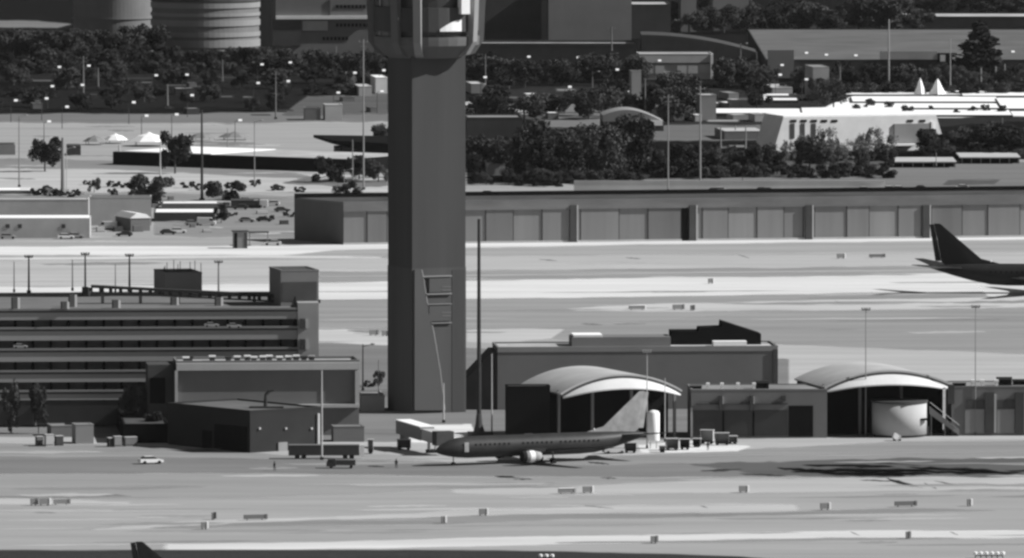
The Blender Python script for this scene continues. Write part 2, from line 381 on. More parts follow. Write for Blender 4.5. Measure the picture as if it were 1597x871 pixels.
def simple(name, label, x0, x1, yb, yt, ybk=None, wall='mid_wall', roof='roof_grey', th=3, depth=None, par=.5, xl=None, cat='building', z=0):
    b = Bld(name, label, x0, yb, th, cat, z); b.body(x1, yt, ybk=ybk, depth=depth, wall=wall, roof=roof, par=par, xl=xl); return b

# ------------------------------------------------------------------ the control tower
def tower():
    b = Bld('control_tower', 'tall square concrete control tower with a dark left face and flared ribbed top', 643, 646, 25, 'control tower')
    w = 11.4
    Z = lambda y: atY(643, y, b.O.y)[2]
    ztop = Z(-90)
    MB().box(0, w, 0, w, Z(419), ztop).build('shaft', 'shaft', b.e)
    MB().box(-.08, w + .06, -.08, w + .06, 0, Z(419)).build('lower_shaft', 'lower', b.e)
    # raised wedge of the right-hand face with its lit slanting edge painted pale
    y0 = -.08
    def q(px, py): return b.f(px, py)
    pts = [q(645, 421), q(655, 421), q(657, 430), q(664, 475), q(674, 520), q(684, 580), q(691, 640), q(645, 640)]
    mb = MB(); n = len(pts)
    mb.add([(p[0], y0 - .004, p[1]) for p in pts] + [(p[0], y0 - .45, p[1]) for p in pts],
           [tuple(range(n)), tuple(range(n, 2 * n))[::-1]] + [(i, n + i, n + (i + 1) % n, (i + 1) % n) for i in range(n)])
    mb.build('wedge_panel', 'tower_panel', b.e)
    m = MB()
    for i in range(1, 6):
        p, p2 = pts[i], pts[i + 1]
        m.tube((p[0] + .25, y0 - .2, p[1]), (p2[0] + .25, y0 - .2, p2[1]), .09)
    m.build('lit_edge', 'light_wall', b.e)
    for (xa, xb, ya, yb_) in ((657, 703, 430, 432), (664, 703, 457.5, 459.5), (666, 703, 474, 475), (672, 703, 503, 504.5)):
        b.feat('ledge', xa, ya, xb, yb_, 'grey_wall', out=.56, inn=.2)  # sunlit ledges put in as a paler grey
    for ya, yb_ in ((434, 456), (477, 501)):
        b.feat('louvre_panel', 668, ya, 702, yb_, 'tower_panel', out=.50)
    for ya in (447, 452, 487, 492): b.feat('louvre_slat', 688, ya, 702, ya + 1.2, 'mid_wall', out=.56, inn=-.503)
    b.feat('corner_strip', 704.5, 421, 724, 642, 'shaft', out=.14)
    # flared top: floors, bowl, ribs
    c = w / 2
    zf1, zf2, zb = Z(63), Z(10), Z(100)
    top = Z(-60)
    MB().lathe([(7.4, Z(92)), (8.6, Z(84)), (10.2, Z(72)), (10.3, zf1), (10.3, zf1 + .1), (10.3, zf1 + .6)], 32, c, c).build('bowl', 'shaft_trim', b.e, smooth=False)
    MB().lathe([(9.3, zf1 + .61), (9.3, Z(50))], 32, c, c).build('gallery_glass', 'glass', b.e)
    MB().lathe([(10.2, Z(50) + .01), (10.2, Z(12))], 32, c, c).build('gallery_wall', 'shaft', b.e)
    MB().lathe([(9.2, Z(12) + .01), (9.2, Z(-18))], 32, c, c).build('upper_glass', 'glass', b.e)
    MB().lathe([(10.5, Z(-18) + .01), (10.5, Z(-30)), (8, Z(-31))], 32, c, c).build('upper_ring', 'shaft_trim', b.e)
    MB().lathe([(6.4, Z(-31) + .01), (7.6, Z(-62))], 8, c, c).build('cab_glass', 'glass', b.e)
    MB().lathe([(8.2, Z(-62) + .01), (8.2, Z(-70)), (3, Z(-74))], 8, c, c).build('cab_roof', 'shaft_trim', b.e)
    MB().tube((c, c, Z(-74)), (c, c, Z(-110)), .25, .08).build('antenna', 'steel', b.e)
    for k, phi in enumerate((-92, -33, -9, 57, 105, 150, 195, 235)):
        a = R(-115 + phi)
        ca, sa = math.cos(a), math.sin(a)
        prof = [(7.9, Z(90)), (9.6, Z(86)), (11.3, Z(66)), (11.7, Z(0)), (11.9, Z(-40)), (10.2, Z(-40)), (10.2, Z(60)), (7.9, Z(78))]
        t = .75
        mb = MB(); n = len(prof)
        vs_ = []
        for sgn in (-1, 1):
            for r_, z_ in prof: vs_.append((c + ca * r_ - sa * t * sgn, c + sa * r_ + ca * t * sgn, z_))
        mb.add(vs_, [tuple(range(n))[::-1], tuple(range(n, 2 * n))] + [(i, (i + 1) % n, n + (i + 1) % n, n + i) for i in range(n)])
        mb.build('rib', 'grey_wall' if k in (2, 3) else 'shaft_trim', b.e)  # sunlit front and right ribs painted paler than the rest
    # white equipment panel and dish cover on the right of the gallery
    a0 = R(-25) + R(-35)
    def polar(r_, a_): return (c + r_ * math.cos(a_), c + r_ * math.sin(a_))
    A = [R(-115 + 15 + 6.5 * i) for i in range(5)]
    mb = MB()
    zlo, zhi = Z(49), Z(31)
    vs_ = [(*polar(10.45, a_), zlo) for a_ in A] + [(*polar(10.45, a_), zlo + (zhi - zlo) * math.sin((i + .6) / 4.6 * 1.57)) for i, a_ in enumerate(A)]
    vs_ += [(*polar(10.22, a_), zlo) for a_ in A] + [(*polar(10.22, a_), zlo + (zhi - zlo) * math.sin((i + .6) / 4.6 * 1.57)) for i, a_ in enumerate(A)]
    fs = []
    for i in range(4): fs += [(i, i + 1, 6 + i, 5 + i), (10 + i, 15 + i, 16 + i, 11 + i), (5 + i, 6 + i, 16 + i, 15 + i)]
    fs.append((4, 14, 19, 9))
    mb.add(vs_, fs).build('wall_dish', 'white', b.e)
    mb = MB(); p0 = polar(10.9, R(-115 + 42)); mb.box(p0[0] - .9, p0[0] + .9, p0[1] - .9, p0[1] + .9, Z(22), Z(-10)).build('equipment_cabinet', 'white', b.e)
tower()
simple('base_wall', 'low grey block at the foot of the control tower on its left', 563, 600, 642, 620, ybk=612, wall='grey_wall', roof='roof_grey', th=4, par=.3)

# ------------------------------------------------------------------ hangar row
b = Bld('hangar', 'long low hangar row with grey sliding doors and a dark end wall', 535, 382, 11)
wtot = b.f(1640, 350)[0]; hh = b.f(535, 317)[1]
bk = G(459, 374) - b.O; bx, by = bk.x * b.r.x + bk.y * b.r.y, bk.x * b.l.x + bk.y * b.l.y
MB().prism([(0, 0), (wtot, 0), (wtot, by), (bx, by)], 0, hh).build('wall', 'hangar_dark', b.e)
MB().prism([(.4, .4), (wtot - .4, .4), (wtot - .4, by - .4), (bx + .6, by - .4)], hh + .003, hh + .15).build('roof', 'roof_dark', b.e)
MB().prism([(bx, by - .4), (wtot, by - .4), (wtot, by), (bx, by)], hh + .003, hh + 1.2).build('rear_parapet', 'black', b.e)
MB().box(0, wtot, -.8, -.003, hh * .80, hh + .3).build('fascia', 'fascia', b.e)
MB().box(0, wtot, -.6, -.003, 0, .5).build('plinth', 'light_wall', b.e)
xs = [535, 572, 603, 620, 655, 690, 725, 757, 800, 845, 888, 905, 965, 1010, 1062, 1095, 1135, 1180, 1222, 1252, 1270, 1320, 1355, 1400, 1436, 1452, 1500, 1540, 1590, 1636]
for i in range(len(xs) - 1):
    u0 = b.f(xs[i], 350)[0] + .12; u1 = b.f(xs[i + 1], 350)[0] - .12
    MB().box(u0, u1, -.25 - .25 * (i % 2), -.01, .5, hh * .80).build('door', ('hangar', 'hangar_b', 'hangar', 'hangar_c')[(i * 7 + i // 3) % 4], b.e)
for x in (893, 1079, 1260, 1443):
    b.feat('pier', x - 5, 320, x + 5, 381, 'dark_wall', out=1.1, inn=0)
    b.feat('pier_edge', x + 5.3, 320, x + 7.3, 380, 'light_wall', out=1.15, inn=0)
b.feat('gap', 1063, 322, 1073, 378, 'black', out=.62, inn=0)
for x in (1050, 1110, 1415, 1478):
    p = G(x, 377 - (x - 535) * .0135); e = empty('sound_screen', p, R(10), {1050: 'pale upright screen left of the dark hangar gap', 1110: 'pale upright screen right of the dark hangar gap', 1415: 'pale upright screen at the hangar left of the dark jet tail', 1478: 'pale upright screen at the hangar right of the dark jet tail'}[x], 'screen')
    MB().box(-.6, .6, -.2, .2, .3, 3.2).build('panel', 'light_wall', e); MB().box(-.7, .7, -.4, .4, 0, .3).build('foot', 'grey_wall', e)

# ------------------------------------------------------------------ parking garage
b = Bld('parking_garage', 'multi-storey concrete parking garage with dark open levels', -160, 668, 4)
u1 = b.f(497, 560)[0]; dpt = 38.0
def zr(y): return b.f(150, y)[1]
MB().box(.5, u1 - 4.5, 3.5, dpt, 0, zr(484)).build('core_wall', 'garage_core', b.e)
MB().box(u1 - 4.0, u1, -.3, dpt, 0, zr(474)).build('stair_wall', 'garage_wall', b.e)
lv = [(482, 499), (511, 531), (544, 564), (578, 596), (609, 624)]
for (ya, yb_) in lv:
    MB().box(0, u1 - 4.02, 0, .35, zr(yb_), zr(ya)).build('spandrel', 'garage_wall', b.e)
    MB().box(0, u1 - 4.02, -.06, -.003, zr(ya + 5.5), zr(ya + 3)).build('groove', 'dark_wall', b.e)
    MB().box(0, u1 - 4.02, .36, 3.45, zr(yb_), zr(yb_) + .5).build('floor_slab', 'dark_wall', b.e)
    MB().box(0, u1 - 4.02, -.25, -.003, zr(ya) - .25, zr(ya) + .1).build('coping', 'grey_wall', b.e)
MB().box(0, u1 - 4.02, .36, dpt, zr(484) + .01, zr(484) + .3).build('top_deck', 'deck', b.e)
MB().box(.0, u1 - 4.02, dpt + .01, dpt + .3, zr(484), zr(476)).build('rear_parapet', 'mid_wall', b.e)
for i in range(22):
    u = 2 + i * (u1 - 6) / 22
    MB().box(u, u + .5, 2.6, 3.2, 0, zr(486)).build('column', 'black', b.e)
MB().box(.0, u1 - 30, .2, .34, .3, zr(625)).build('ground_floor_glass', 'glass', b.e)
for x in (18, 55): b.feat('pilaster', x, 632, x + 1.5, 664, 'light_wall', out=.3)
for ya, yb_ in ((499, 511), (531, 544)):
    b.feat('opening_post', 468, ya - 2, 476, yb_ + 1, 'dark_wall', out=.6)
    b.feat('opening_jamb', 476.3, ya - 1, 479.5, yb_ + 1, 'light_wall', out=.6)
garage_top = b.O.z + zr(484) + .3
# cars glimpsed in the openings are made with the other cars below
# things on the top deck
def deckblock(name, label, x0, x1, yb, yt, xl, wall='mid_wall', th=12):
    q = Bld(name, label, x0, yb, th, 'rooftop block', z=garage_top); q.body(x1, yt, xl=xl, wall=wall, roof='roof_dark', par=.3); return q
q = deckblock('plant_room', 'grey rooftop plant room on the garage with a row of thin masts', 257, 315, 462, 428, 240)
for i, x in enumerate((243, 249, 259, 271, 276, 281, 295, 304, 312)):
    u = q.f(x, 428, 3)[0]; MB().tube((max(.4, u), 2 + (i % 2), q.h), (max(.4, u), 2 + (i % 2), q.h + (1.5, 1.2, 2.2, 2.6, 1.8, 2.3, 2.2, 2.4, 2.0)[i]), .07).build('mast', 'dark_steel', q.e)
q = deckblock('stair_tower', 'boxy stair tower at the right end of the garage roof', 438, 497, 478, 424, 420, 'mid_wall')
q.feat('lower_panel', 440, 440, 494, 470, 'dark_wall', out=.08)
q.feat('door', 461, 462, 472, 474, 'dark_wall', out=.2)
# sloping dark truss canopy
e = empty('roof_truss', G(142, 476, garage_top), 0, 'long dark sloping truss canopy across the garage roof', 'canopy')
p0 = atY(142, 449, e.location.y + 4) - e.location; p1 = atY(497, 467, e.location.y + 4) - e.location
def seg(m, ax, az, bx, bz, r=.35, yy=0): m.tube((ax, 4 + yy, az), (bx, 4 + yy, bz), r, n=6)
m = MB(); dz = 1.25
L0 = Vector((p0.x, 0, p0.z)); L1 = Vector((p1.x, 0, p1.z))
m.prism([(L0.x, 3.2), (L1.x, 3.2), (L1.x, 5.5), (L0.x, 5.5)], [L0.z, L1.z, L1.z, L0.z], [L0.z + .5, L1.z + .5, L1.z + .5, L0.z + .5]).build('top_chord', 'dark_steel', e)
MB().prism([(L0.x, 3.2), (L1.x, 3.2), (L1.x, 3.6), (L0.x, 3.6)], [L0.z - 1.0, L1.z - .9, L1.z - .9, L0.z - 1.0], [L0.z - .7, L1.z - .6, L1.z - .6, L0.z - .7]).build('bottom_chord', 'dark_steel', e)
for i in range(24):
    t = i / 23; P = L0.lerp(L1, t); MB().box(P.x - .35, P.x + .35, 3.25, 3.55, P.z - .7, P.z).build('web_post', 'dark_steel', e)
for i in range(6):
    t = (i + .3) / 6; P = L0.lerp(L1, t); MB().box(P.x - .3, P.x + .3, 4.2, 4.6, 0, P.z).build('support', 'grey_wall', e)
for i, (x, y, h) in enumerate(((24, 482, 2.2), (101, 482, 1.4), (113, 479, 2.4), (181, 481, 1.6), (272, 476, 1.5), (341, 477, 1.6), (134, 462, 1.8))):
    e = empty('parapet_post', G(x, y, garage_top), R(20), '%s from left of the stubby concrete posts on the garage roof' % ordinal([24, 101, 113, 134, 181, 272, 341].index(x)), 'post', 'stubby posts on the garage roof')
    MB().box(-.7, .35, -.4, .4, 0, h).build('shaft', 'dark_wall', e); MB().box(.36, .8, -.38, .38, 0, h - .1).build('side_plate', 'light_wall', e)

# annex in front of the garage
b = Bld('annex_building', 'flat grey annex with a pale framed wall in front of the garage', 275, 681, 5)
b.body(560, 568, ybk=562, wall='mid_wall', roof='roof_light', par=.6)
b.feat('top_band', 275, 566, 560, 577, 'light_wall', out=.9, inn=0)
b.feat('side_pillar', 272.5, 578, 277, 680, 'light_wall', out=.9, inn=0)
b.feat('side_pillar', 553.5, 578, 560, 636, 'light_wall', out=.9, inn=0)
b.feat('base_band', 276, 631, 560, 636, 'light_wall', out=1.3, inn=0)
for x in (501,): b.feat('joint', x - 1, 579, x + 1, 630, 'grey_wall', out=.12)
u = b.f(231, 600)[0]
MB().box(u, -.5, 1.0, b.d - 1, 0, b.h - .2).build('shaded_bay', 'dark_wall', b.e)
b.feat('bay_opening', 234, 590, 258, 630, 'black', out=-.85, inn=1.1)
annex_h = b.h
for i, (x, m_) in enumerate(((290, 'white'), (296, 'dark_steel'), (331, 'white'), (356, 'dark_steel'), (370, 'white'), (386, 'white'), (396, 'white'), (410, 'white'), (420, 'white'), (436, 'white'), (450, 'white'), (462, 'white'), (474, 'dark_steel'), (486, 'light_wall'))):
    v = 4 + (i % 3) * 1.5; uu = b.f(x, 565, v)[0]
    e = empty('roof_vent', (b.O.x + b.r.x * uu + b.l.x * v, b.O.y + b.r.y * uu + b.l.y * v, annex_h + .12), b.th, '%s from left of the roof vents along the annex roof' % ordinal(i), 'roof vent', 'vents on the annex roof')
    MB().box(-.5, .5, -.5, .5, 0, .7).build('housing', 'dark_wall', e); MB().box(-.65, .65, -.65, .65, .703, .95).build('cowl', m_, e)

# low front building
b = Bld('workshop', 'low dark flat-roofed workshop with three small wall lamps, at the apron edge', 390, 707, 38)
b.body(500, 644, xl=262, wall='workshop_wall', roof='workshop_roof', par=.4)
b.featl('loading_door', 386, 664, 335, 705, 'black', out=.1)
b.featl('door', 330, 672, 316, 704, 'black', out=.1)
for x in (404, 445, 485):
    o = b.feat('wall_lamp', x - 1.3, 667, x + 1.3, 670, 'light_wall', out=.35)
b.feat('corner_pipe', 494, 645, 497, 704, 'light_wall', out=.4)
b.feat('side_door', 433, 690, 447, 706, 'grey_wall', out=.3)
e = empty('shadow_shape_pipe', b.e.location + Vector((b.r.x * 8 + b.l.x * 6, b.r.y * 8 + b.l.y * 6, b.h + .12)), 0, 'bent dark pipe added to stand for a shadow-like shape on the annex wall', 'added pipe')  # added dark tube standing for a shadow-like shape on the wall behind
MB().tube((0, 0, 0), (.1, 0, 2.6), .38, .3, 10).tube((.1, 0, 2.5), (.7, 0, 3.2), .3, .3, 10).tube((.6, 0, 3.15), (1.6, 0, 3.45), .3, .22, 10).build('pipe', 'dark_steel', e)
MB().box(-3, 3.4, -.7, .7, 0, .35).build('base_tray', 'dark_wall', e)
e = empty('roof_cooler', G(520, 660), R(10), 'black louvred cooler unit on legs behind the workshop', 'cooling unit')
MB().box(-2.6, 2.2, -1, 1.2, .9, 2.4).build('housing', 'black', e)
for (x, y) in ((-2.4, -.8), (2, -.8), (-2.4, 1), (2, 1)): MB().box(x - .1, x + .1, y - .1, y + .1, 0, .9).build('leg', 'light_wall', e)
simple('store_shed', 'grey boxy shed between the workshop and the dark trailer', 520, 568, 690, 667, ybk=664, wall='mid_wall', roof='roof_grey', th=6, par=.2)
simple('flat_canopy_shed', 'long low black shed left of the workshop', 193, 262, 692, 664, ybk=655, wall='black', roof='roof_dark', th=4, par=.3, xl=158)
simple('utility_block', 'small pale block left of the black shed', 118, 146, 693, 664, ybk=660, wall='grey_wall', roof='roof_grey', th=12, par=.2, xl=112)
simple('utility_block', 'grey low wall block under the garage at far left', 80, 118, 682, 666, ybk=662, wall='mid_wall', roof='roof_grey', th=10, par=.2)
for i, (x0, x1, yb, yt, wl, lb) in enumerate(((58, 68, 696, 682, 'mid_wall', 'slim dark crate leftmost in front of the garage'), (72, 84, 697, 679, 'light_wall', 'pale tall crate beside the slim dark crate'), (88, 99, 696, 681, 'dark_wall', 'dark crate in front of the garage, right of the pale one'),
        (170, 178, 698, 684, 'dark_wall', 'dark crate before the black shed, left'), (179, 190, 698, 682, 'grey_wall', 'grey crate before the black shed, middle'), (196, 214, 697, 683, 'mid_wall', 'wide grey crate before the black shed, right'))):
    b = Bld('storage_crate', lb, x0, yb, 20, 'crate'); b.body(x1, yt, depth=1.3, wall=wl, roof=None)
    MB().box(-.06, b.w + .06, -.06, b.d + .06, b.h + .003, b.h + .12).build('lid', 'light_wall', b.e)
    MB().box(.1, b.w - .1, -.05, -.003, .3, .4).build('rail', 'dark_wall', b.e)

# ------------------------------------------------------------------ terminal on the right
b = Bld('terminal_hall', 'large plain grey hall behind the arched canopies, black sloping plant screens on its roof', 776, 640, 4)
b.body(1213, 545, depth=15, wall='mid_wall', roof='roof_light', par=.4)
MB().box(-b.w * 0, b.w, -.12, -.003, b.h - .6, b.h + .45).build('coping', 'grey_wall', b.e)
b.feat('corner_shadow_gap', 1206, 545, 1213, 600, 'dark_wall', out=.3)
def zt(y, v=0): return b.f(1000, y, v)[1]
m = MB(); V = 8
pr = [(b.f(1047, 530, V)[0], b.h + .1), (b.f(1047, 516, V)[0], zt(517, V)), (b.f(1090, 516, V)[0], zt(517, V)), (b.f(1091, 510, V)[0], zt(512, V)), (b.f(1125, 510, V)[0], zt(511, V)), (b.f(1126, 502, V)[0], zt(502, V)), (b.f(1187, 522, V)[0], zt(522, V)), (b.f(1187, 530, V)[0], b.h + .1)]
m.xprof(pr[::-1], V, V + 6); m.build('plant_screen', 'black', b.e, label=None) if False else m.build('plant_screen', 'black', b.e)
MB().box(b.f(892, 530, 5)[0], b.f(1046, 530, 5)[0], 5, 13, b.h + .13, zt(526, 5)).build('roof_plant', 'mid_wall', b.e)
MB().box(b.f(895, 530, 5)[0], b.f(940, 530, 5)[0], 5.5, 12.5, zt(526, 5) + .003, zt(525, 5) + .3).build('plant_cover', 'white', b.e)
MB().box(b.f(1112, 530, 4)[0], b.f(1164, 530, 4)[0], 3, 6, b.h + .13, zt(533, 4)).build('roof_duct', 'white', b.e)
MB().box(b.f(792, 530, 8)[0], b.f(892, 530, 8)[0], 10, 10.6, b.h + .13, zt(538, 10)).build('roof_screen', 'dark_wall', b.e)
MB().box(b.f(1190, 530, 8)[0], b.f(1212, 530, 8)[0], 11, 11.6, b.h + .13, zt(537, 10)).build('roof_screen', 'dark_wall', b.e)
# lean-to wing on its left, its shade painted in as dark wall colour
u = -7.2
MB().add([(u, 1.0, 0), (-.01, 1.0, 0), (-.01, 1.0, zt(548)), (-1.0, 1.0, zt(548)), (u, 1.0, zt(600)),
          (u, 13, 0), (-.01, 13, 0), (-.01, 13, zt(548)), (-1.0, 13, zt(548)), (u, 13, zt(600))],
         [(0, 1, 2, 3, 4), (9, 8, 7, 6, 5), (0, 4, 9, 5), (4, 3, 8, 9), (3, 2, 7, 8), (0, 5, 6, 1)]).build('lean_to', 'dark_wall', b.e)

def canopy(label, xc0, xc1, ysp, yapex, thc, yfoot):
    """arched white canopy: front arch spans xc0..xc1, vault runs back to the left"""
    b = Bld('arched_canopy', label, xc0, yfoot, thc, 'canopy')
    u1 = b.f(xc1, ysp)[0]; zs = b.f((xc0 + xc1) / 2, ysp)[1]; za = b.f((xc0 + xc1) / 2, yapex)[1]
    rise = za - zs; half = u1 / 2; rad = (half * half + rise * rise) / (2 * rise); cz = za - rad
    a1 = math.asin(half / rad); dep = 22
    n = 28
    def arc(r, k): a = -a1 + 2 * a1 * k / n; return (half + r * math.sin(a), cz + r * math.cos(a))
    def shell(r0, r1, y0, y1, name, m, y0in=None):
        o_ = [arc(r1, k) for k in range(n + 1)]; i_ = [arc(r0, k) for k in range(n + 1)]
        mb = MB(); vs_ = []; fs = []
        for (yy, P) in ((y0, o_), (y1, o_), (y0 if y0in is None else y0in, i_), (y1, i_)): vs_ += [(p[0], yy, p[1]) for p in P]
        N = n + 1
        for k in range(n):
            fs += [(k, k + 1, N + k + 1, N + k), (2 * N + k, 3 * N + k, 3 * N + k + 1, 2 * N + k + 1), (k, 2 * N + k, 2 * N + k + 1, k + 1), (N + k, N + k + 1, 3 * N + k + 1, 3 * N + k)]
        fs += [(0, N, 3 * N, 2 * N), (n, 2 * N + n, 3 * N + n, N + n)]
        return mb.add(vs_, fs).build(name, m, b.e, smooth=False)
    shell(rad - .35, rad, -.8, dep, 'vault_roof', 'canopy_roof')
    shell(rad - .75, rad - .353, -1.0, .2, 'dark_arch_rib', 'dark_wall')
    mb = MB(); vs_ = []; N = n + 1
    for off in (0, -.25):
        for k in range(N): p_ = arc(rad - .8, k); vs_.append((p_[0], -.95, p_[1] + off))
        for k in range(N):
            w_ = math.sin(math.pi * k / n) ** .8; p_ = arc(rad - .8, k); vs_.append((p_[0] - .5 * w_, -.95 - 3.6 * w_ - .02, p_[1] - 1.55 * w_ - .02 + off))
    fs = []
    for k in range(n): fs += [(k, N + k, N + k + 1, k + 1), (2 * N + k, 2 * N + k + 1, 3 * N + k + 1, 3 * N + k), (N + k, 3 * N + k, 3 * N + k + 1, N + k + 1), (k, k + 1, 2 * N + k + 1, 2 * N + k)]
    mb.add(vs_, fs).build('front_visor', 'visor', b.e)
    MB().box(.3, u1 - .3, 6, dep - 1, 0, zs - .2).build('glazed_wall', 'black', b.e)  # black colour paints in the dark interior under the arch
    pp = [(arc(rad - .4, k)[0], arc(rad - .4, k)[1]) for k in range(n + 1)]
    mb = MB(); vs_ = [(p[0], 5.8, p[1]) for p in pp]; vs_ += [(p[0], 6.1, p[1]) for p in pp]; N = n + 1
    mb.add(vs_, [tuple(range(N))[::-1], tuple(range(N, 2 * N))] + [(k, k + 1, N + k + 1, N + k) for k in range(n)]).build('gable_glass', 'black', b.e)  # black again for the dark interior behind the arch
    for uu in (.6, u1 * .3, u1 * .62, u1 - .6): MB().box(uu - .25, uu + .25, 1.6, 2.1, 0, zs + (.4 if uu in (.6, u1 - .6) else rise * .55)).build('column', 'mid_wall', b.e)
    return b
mat_c = M['canopy_roof'] = mat('canopy_roof_membrane', .42, .1, .15, .5)
canopy('white arched canopy behind the tail of the parked airliner', 872, 1062, 611, 583, 20, 690)
canopy('white arched canopy over the drum-shaped gate room at far right', 1284, 1486, 602, 577, 13, 682)

b = Bld('terminal_pier', 'low grey terminal pier with dark glazing between the two arched canopies', 1078, 684, 2)
b.body(1290, 610, depth=14, wall='mid_wall', roof='roof_grey', par=.3)
b.feat('glazing', 1080, 640, 1228, 680, 'glass', out=.1)
b.feat('opening', 1230, 633, 1268, 681, 'black', out=.14)
b.feat('end_post', 1077, 636, 1080, 682, 'light_wall', out=.4)
b.feat('ledge', 1086, 629, 1228, 631, 'dark_wall', out=.6)
for x in (1125, 1173):
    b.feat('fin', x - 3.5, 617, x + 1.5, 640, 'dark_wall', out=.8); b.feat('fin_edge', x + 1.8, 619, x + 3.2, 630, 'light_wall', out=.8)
for x in (1128, 1175): b.feat('mullion', x - 1.5, 641, x + 1.5, 680, 'black', out=.2)
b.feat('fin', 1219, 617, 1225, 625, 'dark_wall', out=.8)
pierz = b.h
def roofthing(name, label, x, z, v, dims, m, cat):
    uu = b.f(x, 608, v)[0]
    e = empty(name, (b.O.x + b.r.x * uu + b.l.x * v, b.O.y + b.r.y * uu + b.l.y * v, z), b.th, label, cat)
    MB().box(-dims[0] / 2, dims[0] / 2, -.5, .5, 0, dims[1] * .7).build('housing', m, e)
    MB().box(-dims[0] / 2 - .08, dims[0] / 2 + .08, -.58, .58, dims[1] * .7 + .003, dims[1]).build('cap', 'white' if m != 'black' else 'dark_wall', e)
for i, x in enumerate((1104, 1126, 1151, 1176)): roofthing('floodlight', '%s from left of the white lamps on the terminal pier roof' % ordinal(i), x, pierz + .12, 1.2, (.5, 1.3), 'white', 'floodlight')
roofthing('air_handler', 'black air handler on the terminal pier roof below the big hall', 1188, pierz + .12, 4, (2.6, 1.5), 'black', 'air handler')
roofthing('air_handler', 'flat dark air handler left of the lamps on the terminal pier roof', 1085, pierz + .12, 4, (2.2, .6), 'black', 'air handler')

b = Bld('terminal_wing', 'grey terminal wing with pale door bays at the right edge', 1484, 680, 2)
b.body(1720, 605, depth=14, wall='mid_wall', roof='roof_grey', par=.3)
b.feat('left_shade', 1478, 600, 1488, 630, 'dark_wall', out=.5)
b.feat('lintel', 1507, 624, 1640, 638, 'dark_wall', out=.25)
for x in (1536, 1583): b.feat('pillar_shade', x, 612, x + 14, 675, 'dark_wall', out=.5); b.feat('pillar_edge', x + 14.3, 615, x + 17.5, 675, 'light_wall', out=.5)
for x0, x1 in ((1505, 1535), (1555, 1582), (1602, 1630)): b.feat('door_bay', x0, 638.5, x1, 676, 'grey_wall', out=.2)
for i, x in enumerate((1517, 1532, 1554)): roofthing('floodlight', '%s from left of the white lamps on the right-hand terminal wing roof' % ordinal(i), x, b.h + .12, 1.2, (.6, 1.3), 'white', 'floodlight')
roofthing('air_handler', 'black air handler on the right-hand terminal wing roof', 1566, b.h + .12, 4, (2.8, 1.6), 'black', 'air handler')
roofthing('air_handler', 'dark air handler at the right edge of the terminal roofs', 1592, b.h + .12, 5, (3, 1.1), 'black', 'air handler')
roofthing('air_handler', 'flat dark duct left of the lamps on the right-hand wing roof', 1496, b.h + .12, 3, (2.4, .6), 'black', 'air handler')

# drum-shaped gate room and stair
p = G(1404, 684); e = empty('gate_drum', p + Vector((0, 5, 0)), 0, 'round drum-shaped gate room, bright on its right side', 'building')
r_ = 43 * mpp(p.y); hz = atY(1404, 630, p.y).z
MB().lathe([(r_, .5), (r_, hz)], 40).build('drum_wall', 'light_wall', e, smooth=True)
MB().lathe([(r_ + .25, hz + .003), (r_ + .25, hz + .3)], 40).build('roof', 'roof_dark', e)
MB().lathe([(r_ - .3, 0), (r_ - .3, .497)], 40).build('plinth', 'dark_wall', e)
MB().box(r_ - .6, r_ + .5, -.6, .6, 0, 1.9).build('service_box', 'dark_wall', e)
MB().box(r_ * .75, r_ + .25, -r_ * .7, -r_ * .4, hz * .5, hz * .5 + .35).build('bracket', 'black', e)
p = G(1450, 681); e = empty('gate_stair', p, R(2), 'covered stair sloping down beside the drum-shaped gate room', 'stair')
MB().add([(0, 0, 5.6), (5.6, 0, 1.2), (5.6, 0, .2), (0, 0, 4.2), (0, 1.6, 5.6), (5.6, 1.6, 1.2), (5.6, 1.6, .2), (0, 1.6, 4.2)],
         [(0, 3, 2, 1), (4, 5, 6, 7), (0, 1, 5, 4), (3, 7, 6, 2), (0, 4, 7, 3), (1, 2, 6, 5)]).build('flight', 'grey_wall', e)
for x in (.2, 2.8, 5.2): MB().box(x, x + .2, .2, 1.4, 0, 4.3 - x * .75 + .3).build('post', 'mid_wall', e)
MB().tube((0, -.1, 6.5), (5.6, -.1, 2.1), .06).build('handrail', 'steel', e)
simple('baggage_building', 'black boxy building behind the parked airliner', 790, 858, 690, 605, ybk=602, wall='black', roof='roof_dark', th=3, par=.3)
p = G(1019, 700); e = empty('white_tank', p, 0, 'white upright tank standing behind the airliner tail', 'tank')
MB().lathe([(1.05, 1.4), (1.15, 1.6), (1.15, 6.6), (.9, 7.0), (.2, 7.2)], 24).build('vessel', 'white', e, smooth=True)
for a in range(4): MB().box(.8 * math.cos(a * 1.57 + .78) - .08, .8 * math.cos(a * 1.57 + .78) + .08, .8 * math.sin(a * 1.57 + .78) - .08, .8 * math.sin(a * 1.57 + .78) + .08, 0, 1.6).build('leg', 'steel', e)

